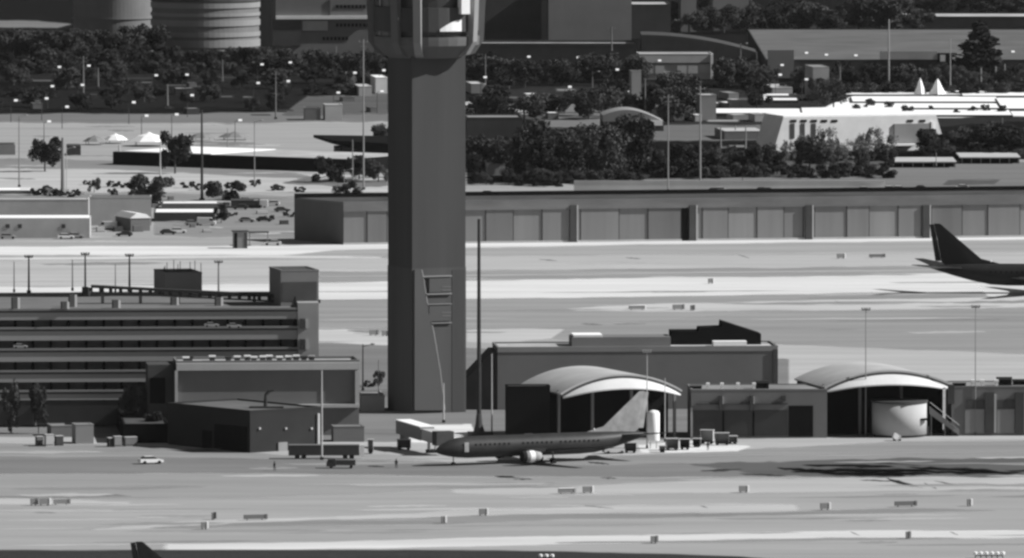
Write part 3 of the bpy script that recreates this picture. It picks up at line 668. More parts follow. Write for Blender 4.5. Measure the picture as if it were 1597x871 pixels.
# ------------------------------------------------------------------ airliners
def airliner(label, loc, head, s=1.0, paint='plane', finp='fin_grey', L=42.0, gear=True, tps=0):
    """local +x is the nose direction; origin on the ground below mid fuselage"""
    e = empty('airliner', loc, head, label, 'airliner'); e.scale = (s, s, s)
    rr = 1.9; zc = 3.35; n = 24; rings = []
    x0 = L / 2
    st = [(0, .12, -.55), (.5, .55, -.42), (1.3, .95, -.28), (2.6, 1.38, -.12), (4.2, 1.72, -.03), (6.5, rr, 0), (L - 14, rr, 0), (L - 11, 1.82, .08), (L - 7.5, 1.45, .42), (L - 4, .95, .85), (L - 1.5, .5, 1.15), (L, .14, 1.3)]
    for d, r, dz in st:
        rings.append([(x0 - d, r * math.cos(2 * math.pi * i / n), zc + dz + r * 1.05 * math.sin(2 * math.pi * i / n)) for i in range(n)])
    MB().loft(rings[::-1]).build('fuselage', paint, e, smooth=True)
    # fin with dorsal fillet
    def fin(prof, t0, t1, name, m):
        mb = MB(); n_ = len(prof); th = [t0 if k < 99 else t1 for k in range(n_)]
        vs_ = [(x0 - p[0], -p[2], p[1]) for p in prof] + [(x0 - p[0], p[2], p[1]) for p in prof]
        mb.add(vs_, [tuple(range(n_)), tuple(range(n_, 2 * n_))[::-1]] + [(i, n_ + i, n_ + (i + 1) % n_, (i + 1) % n_) for i in range(n_)]).build(name, m, e)
    fin([(L - 12.5, 5.35, .05), (L - 9.2, 6.2, .12), (L - 2.0, 12.35, .06), (L - 1.7, 12.5, .06), (L - .75, 12.5, .05), (L - 2.1, 5.6, .15), (L - 3, 4.9, .2), (L - 8, 4.9, .25)], 0, 0, 'tail_fin', finp)
    fin([(L - .72, 12.4, .04), (L + .05, 12.3, .03), (L - 1.0, 5.75, .06), (L - 2.05, 5.75, .12)], 0, 0, 'rudder', finp)
    for sgn in (-1, 1):
        def slab(pl, th, z0_, dih, name, m, par=None):
            mb = MB(); n_ = len(pl)
            vs_ = [(x0 - p[0], sgn * p[1], z0_ + dih * p[1] - th * p[2] / 2) for p in pl] + [(x0 - p[0], sgn * p[1], z0_ + dih * p[1] + th * p[2] / 2) for p in pl]
            return mb.add(vs_, [tuple(range(n_)), tuple(range(n_, 2 * n_))[::-1]] + [(i, n_ + i, n_ + (i + 1) % n_, (i + 1) % n_) for i in range(n_)]).build(name, m, par or e)
        slab([(L * .38, 1.2, 1), (L * .38 + 3.2, 5.5, .8), (L * .38 + 9.6, 17.2, .3), (L * .38 + 11.2, 17.2, .25), (L * .38 + 8.2, 5.5, .6), (L * .38 + 8.0, 1.2, .9)], .55, 2.2, .10, 'wing', paint)
        slab([(L * .38 + 9.7, 17.22, 1), (L * .38 + 11.2, 17.22, 1), (L * .38 + 12.6, 17.7, .5), (L * .38 + 11.7, 17.7, .5)], .2, 4.0, 0, 'winglet', 'fin_grey') if False else None
        slab([(L - 6.2, .6, 1), (L - .4 + tps, 7.6 + tps, .35), (L + 1.1 + tps, 7.6 + tps, .3), (L - 1.2, .6, .9)], .3, 4.45, .12, 'tailplane', paint)
        ex = x0 - L * .38 - .2; ey = sgn * 5.6; ez = 1.55
        m = MB()
        prof = [(0, .82), (.15, 1.0), (1.2, 1.08), (2.6, .98), (3.6, .72)]
        eng = m.loft([[(ex + 1.6 - d, ey + r * math.cos(2 * math.pi * i / 20), ez + .15 + r * math.sin(2 * math.pi * i / 20)) for i in range(20)] for d, r in prof][::-1]).build('engine', 'fin_grey', e, smooth=True)
        MB().loft([[(ex + 1.8 - d, ey + r * math.cos(2 * math.pi * i / 20), ez + .15 + r * math.sin(2 * math.pi * i / 20)) for i in range(20)] for d, r in ((0, .86), (.02, 1.02), (.5, 1.12), (.7, 1.12))][::-1]).build('intake_lip', 'rubber' if paint == 'plane' else 'plane_dark', eng)
        MB().loft([[(ex + .4 - d, ey + r * math.cos(2 * math.pi * i / 20), ez + .15 + r * math.sin(2 * math.pi * i / 20)) for i in range(20)] for d, r in ((0, 1.11), (.95, 1.09))][::-1]).build('cowl_band', 'white' if paint == 'plane' else 'plane_dark', eng)
        MB().box(ex - 3.2, ex + .8, ey - .12, ey + .12, ez + .9, ez + 1.55).build('pylon', paint, eng)
        if gear:
            g = MB().tube((x0 - L * .38 - 6.0, sgn * 2.9, .5), (x0 - L * .38 - 6.0, sgn * 2.7, 2.4), .16).build('main_gear', 'steel', e)
            for q in (-.3, .3): MB().tube((x0 - L * .38 - 6.0, sgn * 2.9 + q - .15, .55), (x0 - L * .38 - 6.0, sgn * 2.9 + q + .15, .55), .55, n=16).build('wheel', 'rubber', g)
        w0 = MB().box(-.13, .13, sgn * 1.86, sgn * 1.915, zc + .38, zc + .72).build('cabin_window', 'black', e, loc=(x0 - 7.3, 0, 0))
        for k in range(1, int(L - 16)):
            if k in (8, 9, 17): continue
            c_ = w0.copy(); COL.objects.link(c_); c_.location.x = x0 - 7.3 - k * .95
        MB().box(x0 - 5.0, x0 - 5.85, sgn * 1.80, sgn * 1.90, zc - .75, zc + 1.0).build('door', 'fin_grey', e)
    if gear:
        g = MB().tube((x0 - 3.6, 0, .4), (x0 - 3.6, 0, 2.2), .12).build('nose_gear', 'steel', e)
        for q in (-.22, .22): MB().tube((x0 - 3.6, q - .1, .36), (x0 - 3.6, q + .1, .36), .36, n=14).build('wheel', 'rubber', g)
    w_ = MB()
    w_.add([(x0 - 1.55, -.75, zc + .5), (x0 - 1.55, .75, zc + .5), (x0 - 2.55, .95, zc + 1.02), (x0 - 2.55, -.95, zc + 1.02), (x0 - 1.75, -.7, zc + .3), (x0 - 1.75, .7, zc + .3), (x0 - 2.75, .9, zc + .75), (x0 - 2.75, -.9, zc + .75)],
           [(0, 1, 2, 3), (7, 6, 5, 4), (0, 4, 5, 1), (1, 5, 6, 2), (2, 6, 7, 3), (3, 7, 4, 0)]).build('cockpit_windows', 'glass', e)
    MB().lathe([(.02, 0), (.16, .08), (.16, .3), (.05, .4)], 10, x0 - L + 11, 0).build('beacon', 'lampglass', e, loc=(0, 0, zc + 2.2))
    return e
# parked jet: nose left and a little towards the camera
hd = R(180 + 25)
nose = G(707, 727)                                  # nose wheel contact point
d = Vector((math.cos(hd), math.sin(hd), 0))
Lp = 43.0
airliner('grey airliner parked nose-left at the gate', nose - d * (Lp / 2 - 3.6), hd, 1.0, 'plane_park' if False else 'plane', L=Lp)
hd2 = R(-4); d2 = Vector((math.cos(hd2), math.sin(hd2), 0))
tail = G(1450, 457)
airliner('dark airliner at the right edge, only its tail half in view', tail + d2 * (42 * 1.28 / 2), hd2, 1.28, 'plane_dark', 'plane_dark', tps=1.9)
p3 = G(204, 972); hd3 = R(4); d3 = Vector((math.cos(hd3), math.sin(hd3), 0))
airliner('dark airliner below the bottom edge with only its fin tip showing', p3 + d3 * (42 / 2), hd3, 1.0, 'plane_dark', 'plane_dark')

# ------------------------------------------------------------------ vehicles
def car(label, x, y, col='white', rz=0, s=1.0, kind='car', z=0, cat=None):
    m = {'white': 'car_white', 'dark': 'car_dark', 'grey': 'car_grey'}[col]
    e = empty('van' if kind == 'van' else 'truck' if kind == 'truck' else 'car', G(x, y, z), R(rz), label, cat or kind); e.scale = (s, s, s)
    if kind == 'car':
        MB().xprof([(-2.2, .35), (2.2, .35), (2.25, .75), (1.2, .95), (-2.15, 1.0)], -.88, .88).build('body', m, e)
        MB().xprof([(-1.9, 1.0), (1.1, .97), (.4, 1.38), (-1.3, 1.42)], -.74, .74).build('window_band', 'glass', e)
        MB().box(-1.3, .4, -.68, .68, 1.425, 1.47).build('roof', m, e)
        wx = 1.4
    elif kind == 'van':
        MB().xprof([(-2.5, .4), (2.5, .4), (2.55, 1.0), (1.9, 1.25), (1.4, 2.1), (-2.45, 2.15)], -.95, .95).build('body', m, e)
        MB().xprof([(1.95, 1.28), (1.5, 2.0), (.9, 2.0), (.9, 1.3)], -.97, .97).build('window', 'glass', e)
        wx = 1.6
    else:
        MB().xprof([(1.2, .5), (3.2, .5), (3.25, 1.2), (2.9, 2.1), (1.2, 2.2)], -1.1, 1.1).build('cab', m, e)
        MB().box(-3.2, 1.1, -1.15, 1.15, .8, 1.9).build('load_bed', m, e)
        MB().xprof([(2.95, 1.3), (2.7, 1.95), (1.7, 1.95), (1.7, 1.3)], -1.12, 1.12).build('window', 'glass', e)
        wx = 2.2
    for sx in (-wx, wx):
        for sy in (-1, 1):
            MB().tube((sx, sy * .92, .34), (sx, sy * .7, .34), .34, n=12).build('wheel', 'rubber', e)
    return e
car('white shiny car driving on the apron left of the workshop', 235, 724, 'white', 20)
car('dark flatbed truck in front of the long dark trailer', 532, 731, 'dark', 178, .82, 'truck')
CARS = [(762, 305, 'white', 'white car on the road right behind the hangar beside the tower', 'car'), (1110, 301, 'dark', 'dark car on the hangar road beside the tall pole', 'car'), (1120, 300, 'white', 'white car on the hangar road right of the tall pole', 'car'),
        (1185, 300, 'dark', 'dark car followed by a pale one on the hangar road', 'car'), (1198, 300, 'grey', 'pale car close behind the dark one on the hangar road', 'car'), (1320, 298, 'dark', 'dark car left of the white van on the hangar road', 'car'),
        (1333, 297, 'white', 'white van on the hangar road', 'van'), (1349, 299, 'white', 'white car just right of the white van', 'car'), (1370, 298, 'grey', 'silver car between two white cars on the hangar road', 'car'), (1384, 298, 'white', 'white car right of the silver car on the hangar road', 'car'),
        (1403, 298, 'white', 'white car alone on the hangar road behind the third hangar pier', 'car'), (1438, 297, 'dark', 'dark car above the hangar pier left of the jet tail', 'car'), (1503, 296, 'white', 'white car on the hangar road above the jet tail', 'car'),
        (194, 369, 'dark', 'dark car in front of the round-topped shed', 'car'), (262, 366, 'dark', 'dark car in front of the white-roofed carport', 'car'), (278, 364, 'white', 'white car touching the dark car at the carport', 'car'), (118, 372, 'grey', 'silver car at the right end of the low left building', 'car'), (103, 373, 'white', 'white car left of the silver car at the low building', 'car'),
        (33, 371, 'white', 'white van in front of the low left building', 'van'), (12, 373, 'grey', 'silver car at the left edge by the low building', 'car'), (168, 358, 'white', 'white van left of the round-topped shed', 'van'),
        (322, 352, 'white', 'white van on the lot right of the carport', 'van'), (404, 324, 'white', 'white van at the end of the upper lot', 'van'), (424, 321, 'white', 'white car right of the van in the upper lot', 'car'), (375, 327, 'dark', 'dark car on the upper lot beside the big shrub', 'car'), (412, 346, 'dark', 'dark car left of the dark hangar end', 'car'), (440, 331, 'dark', 'dark car close to the hangar corner', 'car'),
        (385, 347, 'grey', 'silver car on the middle of the left lot', 'car'), (300, 352, 'grey', 'silver car on the lot by the carport', 'car'), (425, 383, 'white', 'white car beside the hangar shadow', 'car')]
for i, (x, y, c_, lb, k) in enumerate(CARS): car(lb, x, y, c_, random.choice((2, 178, 6, -4)), .95, k)
for i, (x, y, lb) in enumerate(((330, 509.5, 'pale car glimpsed in the upper garage opening, left'), (365, 511, 'pale car glimpsed in the upper garage opening, middle'), (32, 543, 'pale car glimpsed in the second garage opening at far left'))):
    Yv = G(0, 672).y + 2
    pz = atY(x, y, Yv + 1.5)
    e = car(lb, x, y, 'grey', 3, .62); e.location = (pz.x, pz.y, pz.z - .1)
# long dark trailer
e = empty('trailer', G(506, 716), R(1), 'long dark trailer parked in front of the workshop', 'trailer')
MB().box(-6.6, 6.4, -1.1, 1.2, .7, 2.5).build('box_body', 'dark_wall', e)
MB().box(-6.62, 6.42, -1.13, 1.23, 2.503, 2.65).build('roof_edge', 'mid_wall', e)
for x in (-5, -3.8, 3.8, 5): MB().tube((x, -1.15, .45), (x, 1.15, .45), .45, n=14).build('wheel', 'rubber', e)
MB().box(6.5, 7.3, -.3, .3, .4, 2.6).build('end_panel', 'white', e)
# ground carts and loaders around the tail
def cart(label, x, y, col, w=2.4, h=1.6, rz=0, name='baggage_cart'):
    e = empty(name, G(x, y), R(rz), label, 'baggage cart')
    MB().box(-w / 2, w / 2, -.75, .75, .4, .55).build('deck', 'dark_steel', e)
    m = MB(); m.box(-w / 2, w / 2, .6, .7, .56, h).box(-w / 2, -w / 2 + .1, -.7, .59, .56, h).box(w / 2 - .1, w / 2, -.7, .59, .56, h); m.build('side_panels', col, e)
    MB().box(-w / 2 - .1, w / 2 + .1, -.85, .8, h + .003, h + .1).build('roof', 'light_wall', e)
    for sx in (-w / 2 + .4, w / 2 - .4):
        for sy in (-.6, .6): MB().tube((sx, sy - .1, .25), (sx, sy + .1, .25), .25, n=10).build('wheel', 'rubber', e)
for i, (x, y, c_, w, h, lb) in enumerate(((1048, 703, 'grey_wall', 2.3, 2.2, 'grey baggage cart right of the airliner tail'), (1068, 702, 'dark_wall', 1.8, 2.0, 'dark baggage cart right of the grey one'), (1103, 693, 'light_wall', 2.4, 2.6, 'tall pale baggage cart beside the terminal glazing'), (1126, 695, 'grey_wall', 2.6, 2.3, 'wide grey baggage cart on the pale apron patch'),
        (1087, 698, 'dark_wall', 1.4, 1.6, 'small dark baggage cart between the pale ones'), (1142, 693, 'light_wall', 1.8, 1.5, 'pale baggage cart at the right end of the row'), (983, 707, 'mid_wall', 2.2, 1.9, 'grey baggage cart under the airliner tail'), (1033, 706, 'white', 1.2, 1.2, 'small white baggage cart near the tank'), (630, 702, 'mid_wall', 2.4, 1.9, 'grey baggage cart near the tower foot'), (578, 708, 'light_wall', 1.0, 2.6, 'narrow pale upright cart at the end of the trailer'))):
    cart(lb, x, y, c_, w, h, random.choice((0, 8, -10)))
e = empty('belt_loader', G(960, 708), R(20), 'white belt loader raised to the rear of the airliner', 'belt loader')
MB().add([(-3, -.4, 1.0), (3, -.4, 3.0), (3, .4, 3.0), (-3, .4, 1.0), (-3, -.4, 1.2), (3, -.4, 3.2), (3, .4, 3.2), (-3, .4, 1.2)], [(3, 2, 1, 0), (4, 5, 6, 7), (0, 1, 5, 4), (1, 2, 6, 5), (2, 3, 7, 6), (3, 0, 4, 7)]).build('conveyor', 'white', e)
MB().box(-2.4, 1.6, -.7, .7, .35, .95).build('chassis', 'light_wall', e)
for sx in (-1.7, 1.0):
    for sy in (-.7, .7): MB().tube((sx, sy - .1, .3), (sx, sy + .1, .3), .3, n=10).build('wheel', 'rubber', e)
# jet bridge
A = G(640, 700); B_ = G(697, 712)
e = empty('jet_bridge', A, 0, 'pale sloping jet bridge reaching the nose of the parked airliner', 'jet bridge')
v = B_ - A; an = math.atan2(v.y, v.x); e.rotation_euler = (0, 0, an); ln = v.length - 3
def slope(x0, x1, w, z0, z1, h, nm, m): return MB().add([(x0, -w, z0), (x1, -w, z1), (x1, w, z1), (x0, w, z0), (x0, -w, z0 + h), (x1, -w, z1 + h), (x1, w, z1 + h), (x0, w, z0 + h)], [(3, 2, 1, 0), (4, 5, 6, 7), (0, 1, 5, 4), (1, 2, 6, 5), (2, 3, 7, 6), (3, 0, 4, 7)]).build(nm, m, e)
slope(-4, ln * .55, 1.4, 2.6, 2.2, 2.4, 'tunnel', 'grey_wall'); slope(ln * .5, ln, 1.2, 2.3, 2.0, 2.1, 'inner_tunnel', 'light_wall')
slope(-4, ln * .55, 1.5, 5.05, 4.65, .15, 'tunnel_roof', 'white'); slope(ln - .2, ln + 2.2, 1.7, 1.9, 1.9, 2.6, 'cab', 'dark_wall')
MB().box(ln * .7, ln * .7 + .5, -.9, -.5, .3, 2.4).build('leg', 'steel', e); MB().box(ln * .7, ln * .7 + .5, .5, .9, .3, 2.4).build('leg', 'steel', e)
MB().tube((ln * .7 + .25, -1.2, .4), (ln * .7 + .25, 1.2, .4), .4, n=12).build('wheels', 'rubber', e)
MB().tube((-3, 0, 0), (-3, 0, 2.6), .9, n=20).build('rotunda_column', 'mid_wall', e)
# people
def person(label, x, y, rz, top='cloth'):
    e = empty('person', G(x, y), R(rz), label, 'person')
    def ringz(cx, cy, z, rx, ry, n=12): return [(cx + rx * math.cos(2 * math.pi * i / n), cy + ry * math.sin(2 * math.pi * i / n), z) for i in range(n)]
    me = bpy.data.meshes.new('body')
    V = [(0, 0, .95), (0, 0, 1.2), (0, 0, 1.42), (0, 0, 1.52), (0, .02, 1.66), (-.1, 0, .9), (-.12, .05, .5), (-.12, .0, .08), (-.12, .14, .04), (.1, 0, .9), (.13, -.1, .5), (.13, -.16, .08), (.13, -.02, .04),
         (-.2, 0, 1.4), (-.27, .02, 1.12), (-.26, .12, .88), (.2, 0, 1.4), (.27, -.02, 1.12), (.27, .1, .88)]
    E = [(0, 1), (1, 2), (2, 3), (3, 4), (0, 5), (5, 6), (6, 7), (7, 8), (0, 9), (9, 10), (10, 11), (11, 12), (2, 13), (13, 14), (14, 15), (2, 16), (16, 17), (17, 18)]
    me.from_pydata(V, E, []); o = bpy.data.objects.new('body', me); COL.objects.link(o); o.parent = e
    me.materials.append(M['cloth'])
    md = o.modifiers.new('skin', 'SKIN'); rad = [.15, .15, .16, .06, .11, .1, .07, .05, .04, .1, .07, .05, .04, .06, .05, .04, .06, .05, .04]
    for i, sv in enumerate(me.skin_vertices[0].data): sv.radius = (rad[i], rad[i])
    me.skin_vertices[0].data[0].use_root = True
    o.modifiers.new('sub', 'SUBSURF').levels = 1
    MB().lathe([(.17, .98), (.19, 1.2), (.2, 1.4), (.1, 1.5)], 12).build('vest', top, e, smooth=True)
    MB().lathe([(.11, 1.68), (.125, 1.72), (.1, 1.79), (.03, 1.82)], 12).build('cap', 'cloth', e, smooth=True)
    return e
person('person in dark clothing walking on the apron left of the trailer', 428, 735, 60)
person('person in dark clothing standing on the apron below the tower', 618, 731, 10)
person('person in a light vest standing near the drum-shaped gate room', 1367, 681, 0, 'vest')
person('person in dark clothing beside the baggage cart row', 1104, 703, 0)
e = empty('ground_power_unit', G(1399, 688), R(10), 'small pale round unit on the apron before the drum-shaped gate room', 'ground unit')
MB().box(-.7, .7, -.5, .5, .3, 1.0).build('housing', 'light_wall', e); MB().tube((-.3, -.6, .9), (-.3, .6, .9), .55, n=16).build('reel', 'white', e)
for s_ in (-.5, .5): MB().tube((s_, -.5, .2), (s_, .5, .2), .2, n=10).build('wheel', 'rubber', e)
# booth left of hangar
e = empty('gate_booth', G(364, 388), R(5), 'small gate booth with dark doorways beside the hangar shadow', 'booth')
k = mpp(G(364, 388).y)
MB().box(0, 22 * k, 0, 3, 0, 26 * k).build('wall', 'grey_wall', e); MB().box(.2, 6 * k, -.08, -.003, 0, 24 * k).build('doorway', 'black', e); MB().box(17 * k, 22 * k - .1, -.08, -.003, 0, 24 * k).build('doorway', 'dark_wall', e)
MB().box(-.3, 22 * k + .3, -.3, 3.3, 26 * k + .003, 27 * k + .1).build('roof', 'roof_dark', e)
e = empty('shade_canopy', G(388, 384), R(3), 'flat dark shade canopy right of the gate booth', 'canopy')
MB().box(0, 5, 0, 4, 3.2, 3.45).build('roof', 'dark_wall', e)
for (x, y) in ((.2, .2), (4.7, .2), (.2, 3.7), (4.7, 3.7)): MB().box(x, x + .12, y, y + .12, 0, 3.2).build('post', 'grey_wall', e)

# ------------------------------------------------------------------ left middle: low buildings and lots
simple('white_roof_building', 'low grey building with a white roof and small dark windows at the left edge', -60, 140, 372, 341, ybk=336.5, wall='light_wall', roof='roof_white', th=1, par=.0)
bb = Bld('x', None, -60, 372, 1)
for x in (12, 31, 99): bb.feat('window', x - 3, 350, x + 3, 356, 'glass', out=.1)
for o in [c for c in COL.objects if c.parent == bb.e]: o.parent = [c for c in COL.objects if c.name.startswith('white_roof_building')][0]
bpy.data.objects.remove(bb.e)
simple('store_building', 'long low grey building behind the white-roofed one', -60, 138, 338, 313, ybk=310, wall='light_wall', roof='roof_light', th=1, par=.3)
simple('plain_wall_building', 'taller plain grey building between the long low one and the carport', 140, 236, 352, 309, ybk=307, wall='light_wall', roof='roof_dark', th=2, par=.4)
b = simple('small_shed', 'small shed with a white round-topped roof and a black left side', 204, 234, 361, 341, wall='mid_wall', roof=None, xl=180, th=20, par=0)
MB().xprof([(0 - .3, b.h + .003), (b.w + .3, b.h + .003), (b.w * .8, b.h + 1.0), (b.w * .3, b.h + 1.3)], -.2, b.d + .2).build('roof', 'roof_white', b.e)
simple('carport', 'white-roofed low carport right of the plain grey building', 240, 335, 346, 332, ybk=327, wall='dark_wall', roof='roof_white', th=1, par=0)
simple('carport', 'far narrow white-roofed carport below the dark shrubs', 252, 340, 326, 318, ybk=315.5, wall='mid_wall', roof='roof_white', th=1, par=0)
simple('dark_store', 'low dark store left of the dark hangar end', 360, 405, 325, 314, ybk=311, wall='dark_wall', roof='roof_dark', th=1, par=.2)
simple('white_roof_building', 'white-roofed strip building at the left edge under the utility pole', -60, 48, 305, 298, ybk=294, wall='mid_wall', roof='roof_white', th=1, par=0)
# long black shaded wall with white roof (upper left)
b = Bld('long_canopy_building', 'long black-sided building with a pale flat roof in the upper left', 176, 257, -33); b.body(540, 237, ybk=226, wall='black', roof='roof_light', par=0)
MB().box(3, b.w * .42, .6, b.d - .6, b.h + .123, b.h + .3).build('white_roof_panel', 'roof_white', b.e)
b = Bld('dark_flat_canopy', 'black flat canopy roof just left of the tower', 517, 252, 4, 'canopy')
wv = b.f(612, 230)[0]; hz = b.f(560, 222)[1]
MB().prism([(0, 0), (wv, -6), (wv + 2, 30), (-4, 24)], [hz - .4, hz - 4.2, hz - 3.6, hz + .2], [hz + .5, hz - .2, hz + .3, hz + 1]).build('roof', 'black', b.e)
for u in (3, 9, wv - 2): MB().box(u, u + .4, 8, 8.4, 0, hz).build('post', 'dark_wall', b.e)
MB().box(2, wv - 3, 14, 26, 0, hz * .6).build('wall', 'grey_wall', b.e)
def tent(label, x, y, wpx, hpx, m='canvas_white', name='tent', sides=8, low=.35):
    p = G(x, y); k = mpp(p.y); e = empty(name, p, R(random.uniform(0, 40)), label, 'tent'); r_ = wpx * k / 2; h = hpx * k
    MB().lathe([(r_, h * low), (r_ * .55, h * (low + .38)), (r_ * .22, h * .85), (.05, h)], sides).build('canopy', m, e)
    for i in range(4):
        a = i * math.pi / 2 + .4; MB().tube((r_ * .85 * math.cos(a), r_ * .85 * math.sin(a), 0), (r_ * .85 * math.cos(a), r_ * .85 * math.sin(a), h * low + .3), .09, n=6).build('post', 'steel', e)
tent('bright white tent at the left of the black-sided building', 232, 228, 66, 22)
tent('smaller white tent left of the bright white one', 180, 224, 40, 16)
tent('grey tent leftmost in the row of tents', 148, 226, 40, 15, 'canvas')
tent('grey pointed tent right of the dark tree in the upper left', 316, 220, 50, 14, 'canvas')
tent('grey pointed tent at the right end of the tent row', 366, 219, 54, 14, 'canvas')
tent('left of the two white pyramid tents by the white roofs', 1435, 150, 21, 28, sides=4, low=.1)
tent('right of the two white pyramid tents by the white roofs', 1462, 150, 28, 27, sides=4, low=.1)
simple('dark_shed', 'small dark shed between the leftmost tree and the tents', 104, 126, 243, 228, ybk=225, wall='dark_wall', roof='roof_dark', th=3, par=0)
simple('grey_shed', 'grey low shed at the left edge behind the leftmost tree', -30, 24, 242, 226, ybk=223, wall='grey_wall', roof='roof_dark', th=2, par=0)
simple('pale_block', 'pale block building at the back edge of the dirt lot', 507, 534, 188, 165, ybk=163, wall='light_wall', roof='roof_light', th=5, par=.3)
simple('grey_block', 'grey low building left of the pale block behind the dirt lot', 475, 500, 188, 170, ybk=168, wall='mid_wall', roof='roof_dark', th=3, par=.3)

# ------------------------------------------------------------------ far background
def round_building(label, cx, ybase, rpx, ytop, wall, band, ys):
    p = G(cx, ybase); k = mpp(p.y); r_ = rpx * k
    e = empty('round_building', p + Vector((0, r_, 0)), 0, label, 'building')
    z = lambda y: atY(cx, y, p.y).z
    MB().lathe([(r_, 0), (r_, z(ytop))], 64).build('wall', wall, e, smooth=False)
    for (ya, yb_) in ys: MB().lathe([(r_ + .45, z(yb_)), (r_ + .45, z(ya))], 64).build('band', band, e)
    MB().lathe([(r_ + .5, z(ytop) + .003), (r_ + .5, z(ytop) + 1.5), (r_ * .2, z(ytop) + 4)], 64).build('roof', 'roof_dark', e)
round_building('round building ringed by bright horizontal bands at the upper left', 318, 92, 84, 4, 'mid_wall', 'grey_wall', [(6, 14), (22, 27), (33, 42), (52, 59), (64, 75), (79, 84)])
round_building('plain dark round building left of the banded one', 176, 80, 64, -8, 'mid_wall', 'mid_wall', [(30, 31)])
b = simple('office_block', 'grey office block with rows of dark windows behind the tower', 430, 583, 88, -15, ybk=-22, wall='mid_wall', roof='roof_grey', th=3)
b.feat('ledge', 430, 25, 582, 30, 'white_wall', out=1.5); b.feat('vertical_joint', 512, 0, 515, 24, 'dark_wall', out=.3)
for y0, xa, xb in ((8, 524, 572), (37, 524, 580), (58, 503, 543)):
    x = xa
    while x < xb: b.feat('window', x, y0, x + 4, y0 + 5, 'black', out=.2); x += 6
b.feat('pale_panel', 472, 33, 511, 48, 'light_wall', out=.4)
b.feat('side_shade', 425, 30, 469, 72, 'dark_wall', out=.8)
b = simple('slab_building', 'tall plain dark slab building right of the tower top', 757, 851, 92, -20, depth=25, wall='dark_wall', roof='roof_dark', th=2)
b = simple('slab_building', 'tall plain grey slab building right of the darker slab', 853, 985, 96, -22, depth=25, wall='mid_wall', roof='roof_dark', th=5)
b.feat('joint', 853, -5, 855, 66, 'black', out=.4)
b = simple('pale_parapet_building', 'long low building with a pale roof edge under the slab buildings', 744, 990, 112, 72, ybk=67, wall='dark_wall', roof='roof_light', th=-1.2, par=1)
simple('dark_wing', 'dark low building with a pale roof line at the top right of the slabs', 985, 1046, 60, 9, ybk=4, wall='dark_wall', roof='roof_light', th=2)
b = Bld('warehouse', 'broad warehouse with a flat grey roof in the upper right', 1195, 128, 0); b.body(1680, 95, ybk=47, wall='dark_wall', roof='warehouse_roof', par=.4)
b.feat('pale_wall', 1372, 80, 1462, 93, 'light_wall', out=.5); b.feat('loading_bay', 1462, 83, 1492, 97, 'black', out=.6)
for x in (1466, 1485): b.feat('dock_seal', x, 86, x + 8, 96, 'white_wall', out=1)
b.feat('corner_wall', 1197, 78, 1238, 122, 'grey_wall', out=1.2)
b = simple('curved_gable_hall', 'dark hall with a low curved roof left of the warehouse', 1000, 1190, 112, 85, depth=30, wall='dark_wall', roof=None, th=0)
n = 16; pr = [(b.w * i / n, b.h + .003 + 7.5 * math.sin(math.pi * min(1, (i / n) * .62 + .38) if i else .0) ) for i in range(n + 1)]
pr = [(0, b.h + .003)] + [(b.w * i / n, b.h + .003 + max(.1, 6.8 * (1 - (i / n) ** 2))) for i in range(n)] + [(b.w, b.h + .003)]
MB().xprof(pr, 0, b.d).build('roof', 'dark_wall', b.e)
simple('far_roof', 'long pale roof line at the far upper right', 1365, 1700, 42, 27, ybk=22, wall='dark_wall', roof='roof_light', th=-1, par=.3)
simple('far_block', 'grey block among the dark trees at the top right', 1264, 1288, 45, 12, ybk=10, wall='mid_wall', roof='roof_light', th=3, par=.3)
b = simple('framed_hall', 'pale grey hall with a framed front and square panels, upper centre right', 997, 1112, 124, 86, ybk=83, wall='light_wall', roof='roof_light', th=3, par=.4)
b.feat('frame', 1108, 85, 1112, 123, 'white_wall', out=.8)
for x in (1003, 1021, 1056, 1073, 1092): b.feat('panel', x, 102, x + 15, 115, 'light_wall', out=.3)
b.feat('band', 997, 98, 1107, 100, 'dark_wall', out=.4)
b = simple('funnel_tower', 'pale narrow block at the left end of the framed hall', 985, 1000, 155, 112, depth=5, wall='grey_wall', roof='roof_grey', th=8, par=.3)
simple('brick_hall', 'broad dark building right of the tower behind the trees', 728, 815, 262, 186, ybk=181, wall='dark_wall', roof='roof_grey', th=2, par=.5)
simple('gate_house', 'small grey block in front of the dark building right of the tower', 761, 788, 274, 257, ybk=255, wall='grey_wall', roof='roof_grey', th=5, par=.2)
b = simple('curved_pavilion', 'low pavilion with a curved pale roof, centre right', 940, 1035, 205, 190, depth=20, wall='dark_wall', roof=None, th=2)
pr = [(b.w * i / 14, b.h + .003 + 3.6 * math.sin(math.pi * (.18 + .82 * i / 14))) for i in range(15)]; pr = [(0, b.h + .003)] + pr + [(b.w, b.h + .002)]
MB().xprof(pr[:-1], -.5, b.d).build('roof', 'grey_wall', b.e); b.feat('white_sign', 985, 188, 1033, 196, 'white', out=1)
simple('stepped_block', 'pale blotched block below the wires, left of the white roofs', 1092, 1117, 188, 150, ybk=147, wall='grey_wall', roof='roof_light', th=5, par=.3)
